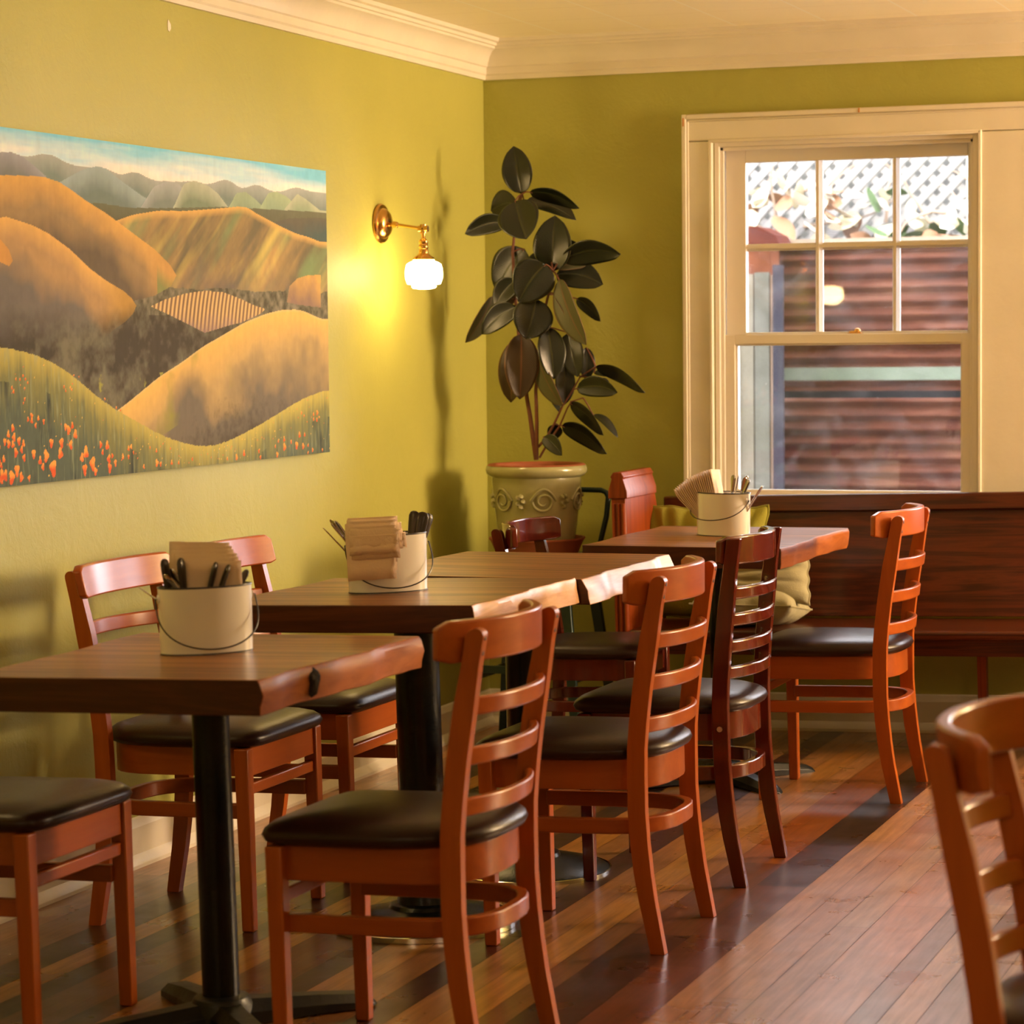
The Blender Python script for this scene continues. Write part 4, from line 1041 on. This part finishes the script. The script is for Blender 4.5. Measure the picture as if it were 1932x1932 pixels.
for k, s_ in enumerate(STEM):
    r0 = [.0088, .0072, .0048, .0042][k]
    MB().tube([tuple(Vector(p)-rp.location) for p in s_], [r0*(1-.55*i/(len(s_)-1)) for i in range(len(s_))], 10).build('stem', M['bark'], rp)
# petioles: from each leaf base to the nearest stem point
allp = [Vector(p) for s_ in STEM for p in s_]
for l in LEAF:
    b = Vector(l[:3]); q = min(allp, key=lambda p: (p-b).length+.5*max(0, p.z-b.z))
    if (q-b).length > .004:
        t = Vector(l[3:6])-b; mid = (q+b)/2+Vector((0, 0, .004))
        MB().tube([tuple(v-rp.location) for v in (q, mid, b, b+t*.06)], [.0030, .0026, .0022, .0015], 7).build('petiole', M['bark'], rp)

for o_ in (st, pt, rp): o_.location.z += .008
# ------------------------------------------------------------------ wall sconces
def sconce(label, y):
    t = thing('wall_sconce', label, 'wall lamp', (0, y, 1.752), 0, 'brass wall sconces')
    MB().rings([[(x, r*math.cos(2*PI*i/40), r*math.sin(2*PI*i/40)) for i in range(40)] for x, r in ((0, .062), (.006, .064), (.012, .060), (.014, .050), (.022, .046), (.030, .036), (.034, .020), (.036, .008))]).build('backplate', M['brass'], t, smooth=40)
    MB().tube([(.034, 0, -.004), (.044, 0, -.004), (.046, 0, -.004), (.060, 0, -.006), (.064, 0, -.006), (.15, 0, -.020)], [.006, .006, .011, .010, .0055, .0052], 14).build('arm', M['brass'], t)
    MB().tube([(.150, -.0, -.006), (.150, 0, -.034)], .0105, 14).tube([(.134, 0, -.020), (.166, 0, -.020)], .0105, 14).tube([(.15, 0, -.034), (.15, 0, -.05), (.15, 0, -.056)], [.0065, .006, .009], 14).build('knuckle', M['brass'], t)
    MB().lathe([(.008, -.052), (.015, -.058), (.0155, -.066), (.0135, -.070), (.0155, -.074), (.0155, -.080), (.0135, -.084), (.0155, -.088), (.016, -.098), (.022, -.104), (.033, -.112), (.036, -.118), (.034, -.120)], (.15, 0, 0), 28).build('socket', M['brass'], t, smooth=40)
    pr = [(.012, -.112), (.030, -.114), (.034, -.120), (.036, -.123), (.047, -.127), (.056, -.133), (.060, -.146), (.0615, -.163), (.060, -.180), (.055, -.193), (.053, -.196), (.040, -.198), (.040, -.205), (.036, -.209), (.018, -.212), (.003, -.213)]
    n = 48; rings = []
    for r, z in pr: rings.append([(.15+r*(1+.03*math.cos(8*2*PI*i/n))*math.cos(2*PI*i/n), r*(1+.03*math.cos(8*2*PI*i/n))*math.sin(2*PI*i/n), z) for i in range(n)])
    MB().rings(rings).build('glass_shade', M['globe'], t, smooth=60)
    return t
sconce('brass wall sconce with a glowing opal glass shade, right of the painting', -.955)
sconce('brass wall sconce with a glowing shade, only seen as a reflection in the window', -4.50)
# unseen pendant globes, added as warm fill light for the room
def pendant(loc, label, r=.10, mat='pend'):
    t = thing('fill_pendant', label, 'fill lamp', loc, 0, 'added fill pendants out of view')
    MB().lathe([(r*math.sin(PI*i/16) if 0 < i < 16 else .004, -r*math.cos(PI*i/16)) for i in range(17)], n=32).build('glass_shade', M[mat], t, smooth=80)
    MB().tube([(0, 0, r-.005), (0, 0, r+.03)], .03, 20).build('cap', M['brass'], t)
    MB().tube([(0, 0, r+.02), (0, 0, ZC-loc[2])], .003, 8).build('cord', M['wire'], t)
M['pend'] = glow('fill_pendant_glass', (1.0, .68, .42), 64.0); M['pend_dim'] = glow('dim_fill_pendant_glass', (1.0, .56, .22), 12.0)
for loc, w_ in (((2.75, -1.15, 2.12), 'nearest the windows'), ((3.6, -4.2, 2.0), 'second from the windows'), ((4.2, -7.2, 2.0), 'third from the windows'), ((1.6, -9.6, 2.0), 'at the front end of the room')): pendant(loc, 'added opal fill pendant, out of view over the aisle '+w_, mat='pend_dim' if 'windows' in w_ and 'third' not in w_ else 'pend')

# ------------------------------------------------------------------ landscape painting on the left wall
PC={
 'sky':[(-3.327, 1.832), (-3.279, 1.835), (-3.231, 1.829), (-3.201, 1.825), (-3.176, 1.834), (-3.13, 1.841), (-3.092, 1.843), (-3.041, 1.83), (-2.994, 1.819), (-2.962, 1.823), (-2.922, 1.816), (-2.881, 1.823), (-2.84, 1.826), (-2.799, 1.821), (-2.757, 1.809), (-2.715, 1.812), (-2.671, 1.825), (-2.654, 1.826), (-2.614, 1.814), (-2.57, 1.806), (-2.525, 1.805), (-2.47, 1.809), (-2.418, 1.808), (-2.34, 1.816), (-2.293, 1.816), (-2.238, 1.808), (-2.195, 1.821), (-2.139, 1.829), (-2.112, 1.834), (-2.079, 1.821), (-2.029, 1.807), (-1.984, 1.818), (-1.935, 1.828), (-1.9, 1.827), (-1.855, 1.811), (-1.819, 1.814), (-1.765, 1.812), (-1.709, 1.826), (-1.661, 1.833), (-1.616, 1.829), (-1.559, 1.824), (-1.501, 1.826)],
 'h1':[(-3.469, 1.808), (-3.327, 1.832), (-3.279, 1.835), (-3.231, 1.829), (-3.182, 1.812), (-3.12, 1.787)],
 'h2':[(-3.082, 1.766), (-3.003, 1.792), (-2.936, 1.813), (-2.868, 1.825), (-2.818, 1.823), (-2.772, 1.806), (-2.702, 1.785), (-2.616, 1.759), (-2.527, 1.745), (-2.437, 1.739)],
 'h3':[(-2.639, 1.758), (-2.556, 1.79), (-2.47, 1.809), (-2.419, 1.804), (-2.373, 1.787), (-2.327, 1.746)],
 'h4':[(-2.451, 1.767), (-2.387, 1.805), (-2.324, 1.817), (-2.245, 1.809), (-2.18, 1.789), (-2.065, 1.755)],
 'h5':[(-2.132, 1.77), (-2.063, 1.796), (-2.005, 1.802), (-1.944, 1.785), (-1.874, 1.758), (-1.803, 1.741)],
 'h6':[(-1.926, 1.779), (-1.855, 1.806), (-1.801, 1.813), (-1.728, 1.801), (-1.637, 1.768), (-1.534, 1.758)],
 'h7':[(-1.747, 1.794), (-1.654, 1.813), (-1.598, 1.801), (-1.488, 1.77)],
 'band':[(-2.952, 1.737), (-2.899, 1.734), (-2.817, 1.732), (-2.704, 1.728), (-2.528, 1.734), (-2.406, 1.74), (-2.149, 1.754), (-1.488, 1.766)],
 'rdark':[(-1.911, 1.711), (-1.804, 1.726), (-1.712, 1.739), (-1.488, 1.749)],
 'mr':[(-2.874, 1.67), (-2.819, 1.681), (-2.676, 1.711), (-2.528, 1.728), (-2.39, 1.732), (-2.215, 1.745), (-2.082, 1.756), (-2.041, 1.76), (-1.986, 1.758), (-1.945, 1.745), (-1.886, 1.735), (-1.84, 1.725), (-1.768, 1.712), (-1.658, 1.694), (-1.583, 1.689), (-1.491, 1.676)],
 'bl':[(-3.982, 1.687), (-3.672, 1.736), (-3.33, 1.778), (-3.233, 1.782), (-3.133, 1.785), (-3.056, 1.776), (-3.004, 1.762), (-2.926, 1.737), (-2.818, 1.708), (-2.734, 1.681), (-2.649, 1.653), (-2.562, 1.625), (-2.473, 1.585), (-2.438, 1.558), (-2.47, 1.529), (-2.567, 1.502), (-2.714, 1.484), (-2.831, 1.389), (-3.996, 1.393)],
 'h2l':[(-3.987, 1.585), (-3.567, 1.645), (-3.31, 1.681), (-3.286, 1.678), (-3.188, 1.665), (-3.113, 1.648), (-3.011, 1.613), (-2.906, 1.565), (-2.825, 1.537), (-2.741, 1.514), (-2.691, 1.494), (-2.668, 1.475), (-2.687, 1.454), (-2.73, 1.433), (-2.802, 1.409), (-2.97, 1.323), (-3.999, 1.325)],
 'sm':[(-3.782, 1.649), (-3.476, 1.648), (-3.337, 1.626), (-3.301, 1.604), (-3.283, 1.577), (-3.301, 1.564), (-3.339, 1.572), (-3.787, 1.533)],
 'ro':[(-1.74, 1.493), (-1.72, 1.54), (-1.663, 1.564), (-1.587, 1.575), (-1.495, 1.577), (-1.498, 1.479), (-1.666, 1.486)],
 'vy':[(-2.589, 1.474), (-2.508, 1.493), (-2.384, 1.511), (-2.272, 1.519), (-2.158, 1.517), (-2.058, 1.501), (-1.955, 1.481), (-1.885, 1.472), (-1.921, 1.458), (-2.043, 1.433), (-2.128, 1.424), (-2.244, 1.408), (-2.277, 1.404), (-2.387, 1.43), (-2.479, 1.451)],
 'hr':[(-2.839, 1.186), (-2.783, 1.205), (-2.725, 1.224), (-2.546, 1.289), (-2.422, 1.323), (-2.294, 1.365), (-2.163, 1.398), (-2.026, 1.433), (-1.886, 1.458), (-1.777, 1.47), (-1.667, 1.472), (-1.61, 1.466), (-1.553, 1.455), (-1.492, 1.444)],
 'fg':[(-4.188, 1.339), (-3.795, 1.369), (-3.348, 1.372), (-3.275, 1.365), (-3.177, 1.351), (-3.075, 1.324), (-2.972, 1.283), (-2.865, 1.234), (-2.783, 1.205), (-2.669, 1.171), (-2.552, 1.135), (-2.431, 1.109), (-2.337, 1.095), (-2.241, 1.091), (-2.141, 1.101), (-2.004, 1.126), (-1.898, 1.148), (-1.752, 1.182), (-1.639, 1.208), (-1.476, 1.229)],
}
POP= [[-3.289, 1.119, 0.0054], [-3.301, 1.178, 0.0042], [-3.322, 1.164, 0.0042], [-3.297, 1.156, 0.0048], [-3.274, 1.147, 0.0048], [-3.339, 1.148, 0.0042], [-3.321, 1.141, 0.0048], [-3.302, 1.139, 0.0042], [-3.253, 1.139, 0.0042], [-3.263, 1.125, 0.0042], [-3.252, 1.105, 0.0042], [-3.206, 1.113, 0.0054], [-3.212, 1.205, 0.0036], [-3.229, 1.197, 0.003], [-3.181, 1.197, 0.003], [-3.212, 1.193, 0.0036], [-3.194, 1.181, 0.003], [-3.155, 1.19, 0.003], [-3.049, 1.173, 0.0042], [-3.034, 1.164, 0.0054], [-3.016, 1.174, 0.0042], [-3.002, 1.152, 0.0054], [-3.026, 1.127, 0.0054], [-3.071, 1.134, 0.006], [-3.12, 1.136, 0.0054], [-3.146, 1.105, 0.0072], [-3.077, 1.107, 0.0066], [-3.176, 1.094, 0.0048], [-3.164, 1.079, 0.0042], [-3.115, 1.074, 0.0095], [-3.286, 1.077, 0.0066], [-3.31, 1.061, 0.0077], [-3.266, 1.059, 0.0054], [-2.95, 1.104, 0.0072], [-2.971, 1.092, 0.0054], [-2.917, 1.075, 0.0083], [-2.957, 1.063, 0.0066], [-2.902, 1.055, 0.0048], [-2.873, 1.121, 0.0042], [-2.839, 1.117, 0.0054], [-2.864, 1.101, 0.0036], [-2.832, 1.083, 0.0054], [-2.798, 1.072, 0.0042], [-2.828, 1.06, 0.006], [-2.813, 1.09, 0.003], [-2.757, 1.085, 0.0036], [-2.726, 1.105, 0.003], [-2.712, 1.109, 0.003], [-2.699, 1.094, 0.0024], [-2.727, 1.084, 0.003], [-2.57, 1.06, 0.0048], [-2.608, 1.102, 0.0018], [-2.572, 1.093, 0.0024], [-2.644, 1.054, 0.003], [-3.281, 1.295, 0.0018], [-3.263, 1.295, 0.0018], [-3.237, 1.294, 0.0018], [-3.248, 1.303, 0.0018], [-3.227, 1.285, 0.0018], [-3.301, 1.275, 0.0024], [-3.294, 1.266, 0.0024], [-3.243, 1.247, 0.0024], [-3.249, 1.237, 0.0018], [-3.052, 1.272, 0.0018], [-3.045, 1.262, 0.0018], [-3.022, 1.269, 0.0018], [-3.015, 1.264, 0.0018], [-2.978, 1.296, 0.0012], [-3.003, 1.299, 0.0012], [-2.847, 1.237, 0.0018], [-2.787, 1.213, 0.0018], [-2.765, 1.206, 0.0018], [-3.359, 1.059, 0.0054], [-3.23, 1.055, 0.0036], [-3.242, 1.272, 0.0018], [-3.261, 1.28, 0.0012], [-2.091, 1.053, 0.0042], [-2.043, 1.062, 0.0042], [-2.151, 1.052, 0.0024], [-1.945, 1.065, 0.003], [-1.936, 1.046, 0.003], [-1.822, 1.049, 0.0042], [-1.771, 1.069, 0.0054], [-1.773, 1.091, 0.0036], [-1.814, 1.088, 0.0024], [-1.835, 1.074, 0.0024], [-1.725, 1.083, 0.003], [-1.686, 1.071, 0.0054], [-1.64, 1.066, 0.0042], [-1.665, 1.1, 0.0042], [-1.629, 1.099, 0.003], [-1.606, 1.067, 0.0024], [-1.607, 1.045, 0.0024], [-1.501, 1.049, 0.0024], [-1.535, 1.163, 0.0036], [-1.562, 1.158, 0.0024], [-1.563, 1.144, 0.0024], [-1.539, 1.141, 0.003], [-1.522, 1.149, 0.0018], [-1.61, 1.137, 0.0012], [-1.649, 1.166, 0.0024], [-1.63, 1.157, 0.0018], [-2.486, 1.057, 0.003], [-2.445, 1.055, 0.0024], [-2.365, 1.061, 0.0024], [-2.55, 1.057, 0.003], [-1.573, 1.052, 0.003], [-2.49, 1.096, 0.0012]]

def painting():
    Y0, Y1, Z0, Z1 = -3.93, -1.446, 1.040, 1.892
    t = thing('landscape_painting', 'unframed painting of golden rolling hills, a vineyard and orange poppies on the green wall', 'painting', (0, (Y0+Y1)/2, (Z0+Z1)/2))
    nx, nz = 900, 400
    ys = np.linspace(Y0, Y1, nx); zs = np.linspace(Z0, Z1, nz); Yg, Zg = np.meshgrid(ys, zs, indexing='ij')
    rs = np.random.RandomState(4)
    def vn(sy, sz, seed, oct_=4, ang=0.):
        out = np.zeros_like(Yg); amp = 1; tot = 0
        ca, sa = math.cos(ang), math.sin(ang); A = (Yg*ca+Zg*sa)*sy; B = (-Yg*sa+Zg*ca)*sz
        for o in range(oct_):
            f = 2**o; r = np.random.RandomState(seed+o); G = r.rand(256, 256)
            a = A*f+17.3*o+100; b = B*f+5.1*o+100; ia = np.floor(a).astype(int); ib = np.floor(b).astype(int); fa = a-ia; fb_ = b-ib
            fa = fa*fa*(3-2*fa); fb_ = fb_*fb_*(3-2*fb_); ia &= 255; ib &= 255; ja = (ia+1) & 255; jb = (ib+1) & 255
            out += amp*((G[ia, ib]*(1-fa)+G[ja, ib]*fa)*(1-fb_)+(G[ia, jb]*(1-fa)+G[ja, jb]*fa)*fb_); tot += amp; amp *= .55
        return out/tot
    def c(r, g, b):   # paint colours as they look on the canvas under the lamp light
        l = np.array(lin((r, g, b))); return np.clip(l/np.array([.90, .66, .36])*PG, 0, .95)
    PG = 1.0
    img = np.zeros(Yg.shape+(3,))
    def fill(mask, col): img[mask] = col[mask] if isinstance(col, np.ndarray) and col.ndim == 3 else col
    def mixc(a, b, w): w = np.clip(w, 0, 1)[..., None]; return a*(1-w)+b*w
    def curve(pts): p = np.array(sorted(pts)); return np.interp(Yg, p[:, 0], p[:, 1])
    def scurve(pts):
        p = np.array(sorted(pts), float)
        if len(p) < 9 and p[0, 0] > -3.2: p[0, 1] -= .03; p[-1, 1] -= .03*(p[-1, 0] < -1.6)
        d = np.linspace(p[0, 0], p[-1, 0], 400); z = np.interp(d, p[:, 0], p[:, 1]); k = 9
        z = np.convolve(np.pad(z, k, mode='edge'), np.ones(2*k+1)/(2*k+1), 'valid'); return np.interp(Yg, d, z)
    def poly(pts):
        m = np.zeros(Yg.shape, bool); n = len(pts)
        for i in range(n):
            (y1, z1), (y2, z2) = pts[i], pts[(i+1) % n]
            if z1 == z2: continue
            cnd = ((z1 > Zg) != (z2 > Zg)) & (Yg < (y2-y1)*(Zg-z1)/(z2-z1)+y1); m ^= cnd
        return m
    N1 = vn(5, 5, 1); N2 = vn(14, 14, 11); N3 = vn(45, 45, 21); NV = vn(90, 9, 31); NH = vn(3, 30, 41)
    # sky
    top = 1.892; s = (top-Zg)/.075
    img[:] = mixc(c(128, 175, 165), c(232, 205, 165), s-.1+(NH-.5)*1.2)
    img[:] = mixc(img, c(228, 190, 140), (s-.7)*1.2+(N1-.5))
    def hill(pts, ctop, cbot, depth, nz_=.5, sm=True):
        z = scurve(pts) if sm else curve(pts); p = np.array(sorted(pts)); m = (Zg < z) & (Yg > p[0, 0]) & ((Yg < p[-1, 0]) | (p[-1, 0] > -1.56))
        w = (z-Zg)/depth+(N2-.5)*nz_; fill(m, mixc(ctop, cbot, w)); return m, z
    hill(PC['sky'], c(160, 148, 115), c(120, 120, 90), .05)
    hill(PC['h1'], c(150, 135, 112), c(118, 108, 84), .05)
    hill(PC['h2'], c(150, 148, 118), c(112, 112, 84), .06)
    hill(PC['h3'], c(160, 148, 118), c(122, 118, 88), .05)
    hill(PC['h4'], c(170, 158, 112), c(120, 120, 80), .05)
    hill(PC['h5'], c(152, 150, 98), c(130, 132, 88), .05)
    hill(PC['h6'], c(158, 156, 100), c(138, 140, 92), .05)
    hill(PC['h7'], c(170, 158, 108), c(128, 132, 84), .05)
    hill(PC['band'], c(108, 98, 62), c(96, 84, 52), .05, 1.0)
    hill(PC['rdark'], c(100, 86, 58), c(78, 82, 62), .06, 1.0)
    # middle ridge with slanting folds
    m, z = hill(PC['mr'], c(196, 142, 68), c(120, 98, 58), .06, .8)
    fold = vn(3.5, 17, 51, 4, R_(36)); w = (fold-.5)*1.7+.35
    base = mixc(c(112, 92, 56), c(178, 132, 66), w); base = mixc(base, c(120, 124, 68), (vn(3, 13, 61, 3, R_(36))-.56)*3)
    base = mixc(base, c(206, 166, 72), (vn(2.4, 16, 71, 3, R_(36))-.60)*3)
    d = (z-Zg); fill(m, mixc(mixc(c(206, 148, 68), base, d/.022), c(108, 88, 66), (d-.14)/.16+(N2-.5)))
    # wooded valley floor
    m = (Zg < 1.525+.02*(N2-.5)) & (Yg > -2.9)
    tree = mixc(c(84, 72, 44), c(140, 118, 78), (N3-.5)*1.6+.35); fill(m & (Zg < z-.06), tree)
    m = poly(PC['ro']); fill(m, mixc(c(196, 140, 62), c(136, 100, 68), (1.575-Zg)/.10+(N2-.5)))
    # left big hill
    m = poly(PC['bl']); z = scurve([p for p in PC['bl'][:13]]); d = (z-Zg)
    b = mixc(c(206, 144, 62), c(150, 112, 62), d/.075+(N2-.5)*.5); b = mixc(b, c(104, 82, 52), (d-.07)/.08+(N1-.5)*2.2)
    b = mixc(b, c(186, 130, 60), ((Yg+2.62)/.12)*(1-np.clip((d-.09)/.05, 0, 1))); b = mixc(b, c(128, 118, 58), ((d-.03)/.05)*(Yg > -2.55))
    fill(m, b)
    m = poly(PC['h2l']); z = scurve([p for p in PC['h2l'][:13]]); d = (z-Zg)
    b = mixc(c(210, 148, 66), c(168, 122, 66), d/.055+(N2-.5)*.5); b = mixc(b, c(110, 92, 66), (d-.075)/.075+(N1-.5)*2.2-((Yg+2.95)/.12).clip(0, 1.2))
    b = mixc(b, c(176, 124, 50), ((Yg+2.86)/.10)*.8)
    fill(m, b)
    m = poly(PC['sm']); fill(m, mixc(c(200, 132, 56), c(160, 110, 52), (N2-.2)))
    # dark wood below the left hills
    zz = 1.50-.45*np.clip(-(Yg+2.62), 0, 1)*.30-.0*Yg
    lowm = (Zg < 1.395+.05*(N1-.5)+.10*np.clip((Yg+2.85)*5, 0, 1)*1.0) & (Yg < -2.25) & ~poly(PC['vy'])
    wood_ = mixc(c(74, 60, 38), c(112, 96, 62), (N3-.5)*1.2+(N1-.5)*2.2+(N2-.5)*1.2+.35); wood_ = mixc(wood_, c(150, 132, 50), (vn(30, 30, 91)-.68)*9*(Zg < 1.30))
    soft = np.clip((1.47-Zg+.05*(N2-.5))/.10, 0, 1)*(Yg < -2.25)*(~poly(PC['vy']))*(~((Yg > -2.75) & (Zg > 1.49)))
    img[:] = mixc(img, wood_, soft)
    sf = np.clip((1.50-Zg+.05*(N1-.5)-.25*np.clip(-2.66-Yg, 0, .4))/.07, 0, 1)*(Yg < -2.60)*(Yg > -3.1); img[:] = mixc(img, wood_, sf*(Zg < 1.50))
    fill((Yg >= -2.60) & (Yg < -2.1) & (Zg < 1.45) & (~poly(PC['vy'])), wood_)
    # vineyard
    m = poly(PC['vy']); ph = (Yg+(Zg-1.40)*-.30-.9*(Zg-1.45)**2)*2*PI/.0235; rows = .5+.5*np.sin(ph+.6*np.sin(Zg*30))
    fill(m, mixc(mixc(c(118, 84, 52), c(206, 156, 84), rows*1.25-.1), c(140, 104, 78), (1.455-Zg)/.06+(N3-.5)*.8))
    # right front hill
    m, z = hill(PC['hr'], c(212, 152, 66), c(160, 124, 66), .10); d = z-Zg
    b = mixc(c(218, 158, 68), c(176, 134, 70), d/.10+(N1-.5)*.8); b = mixc(b, c(112, 92, 62), (d-.09)/.13+(N1-.5)*2.0-np.clip((Yg+1.75)*.9, -.2, .3))
    b = mixc(b, c(140, 122, 46), (vn(8, 8, 101)-.55)*4*np.clip(1-(Yg+2.4)/.4, 0, 1)*(d < .16)); b = mixc(b, c(70, 58, 36), (d-.20)/.16+(N3-.5)*1.2-np.clip(abs(Yg+2.25)-.15, 0, 1)*1.3)
    b = mixc(b, c(206, 160, 84), (1-d/.008)); fill(m, b)
    # foreground meadow
    z = scurve(PC['fg'])+.004*(vn(160, 2, 111, 2)-.5); m = Zg < z; d = z-Zg
    g = mixc(c(180, 148, 60), c(128, 112, 54), d/.06+(NV-.5)*1.0); g = mixc(g, c(88, 86, 56), (d-.05)/.12+(NV-.5)*1.3)
    g = mixc(g, c(64, 62, 42), (vn(24, 6, 121)-.58)*5*(d > .08)); g = mixc(g, c(150, 140, 84), (vn(150, 14, 131, 3)-.60)*2.5)
    fill(m, g)
    rn = random.Random(8)
    P_ = list(POP)
    for _ in range(46): P_.append([rn.uniform(Y0, -3.34), rn.uniform(1.045, 1.15), rn.uniform(.003, .008)])
    for k, (y, z_, r) in enumerate(P_):
        r *= 1.8; a = np.arctan2(Zg-z_, Yg-y); dd = np.hypot((Yg-y)*1.15, (Zg-z_)*.85)
        mm = dd < r*(1+.22*np.cos(3*a+k)-.25*(Zg < z_)*abs(np.sin(a))*0)
        fill(mm, mixc(c(214, 84, 34), c(240, 140, 50), (Zg-z_)/r*.7+.4+(N3-.5)*2))
    for k in range(160):
        y = rn.uniform(Y0, Y1); zt = float(np.interp(y, [p[0] for p in PC['fg']], [p[1] for p in PC['fg']])); z_ = rn.uniform(1.045, zt-.01); r = rn.uniform(.0012, .0022)
        fill(np.hypot(Yg-y, Zg-z_) < r, c(226, 160, 60) if k % 3 else c(220, 100, 50))
    img[:] *= (1+.16*(N3[..., None]-.5)+.10*(NV[..., None]-.5))
    img[:] = np.clip(img, .004, .95)
    X = .032
    verts = np.stack([np.full(Yg.shape, X), Yg-(Y0+Y1)/2, Zg-(Z0+Z1)/2], -1).reshape(-1, 3)
    idx = np.arange(nx*nz).reshape(nx, nz)
    q = np.stack([idx[:-1, :-1], idx[1:, :-1], idx[1:, 1:], idx[:-1, 1:]], -1).reshape(-1, 4)
    me = bpy.data.meshes.new('canvas'); me.vertices.add(len(verts)); me.vertices.foreach_set('co', verts.ravel())
    me.loops.add(q.size); me.loops.foreach_set('vertex_index', q.ravel().astype(np.int32)); me.polygons.add(len(q))
    me.polygons.foreach_set('loop_start', np.arange(0, q.size, 4, dtype=np.int32)); me.update(); me.validate()
    ca = me.color_attributes.new('paint', 'FLOAT_COLOR', 'POINT'); ca.data.foreach_set('color', np.concatenate([img.reshape(-1, 3), np.ones((nx*nz, 1))], 1).astype(np.float32).ravel())
    m, nt, p = newmat('oil_paint_on_canvas'); a = N(nt, 'ShaderNodeVertexColor'); a.layer_name = 'paint'; nt.links.new(a.outputs[0], p.inputs['Base Color']); p.inputs['Roughness'].default_value = .8; p.inputs['Specular IOR Level'].default_value = .15
    me.materials.append(m); o = bpy.data.objects.new('canvas', me); COL.objects.link(o); o.parent = t
    hy, hz = (Y1-Y0)/2, (Z1-Z0)/2
    MB().box((.002, -hy, -hz), (X-.0006, hy, hz)).build('stretcher_frame', plain('canvas_edge', (.20, .15, .08), .7, var=.3, vscale=20), t, smooth=0)
painting()
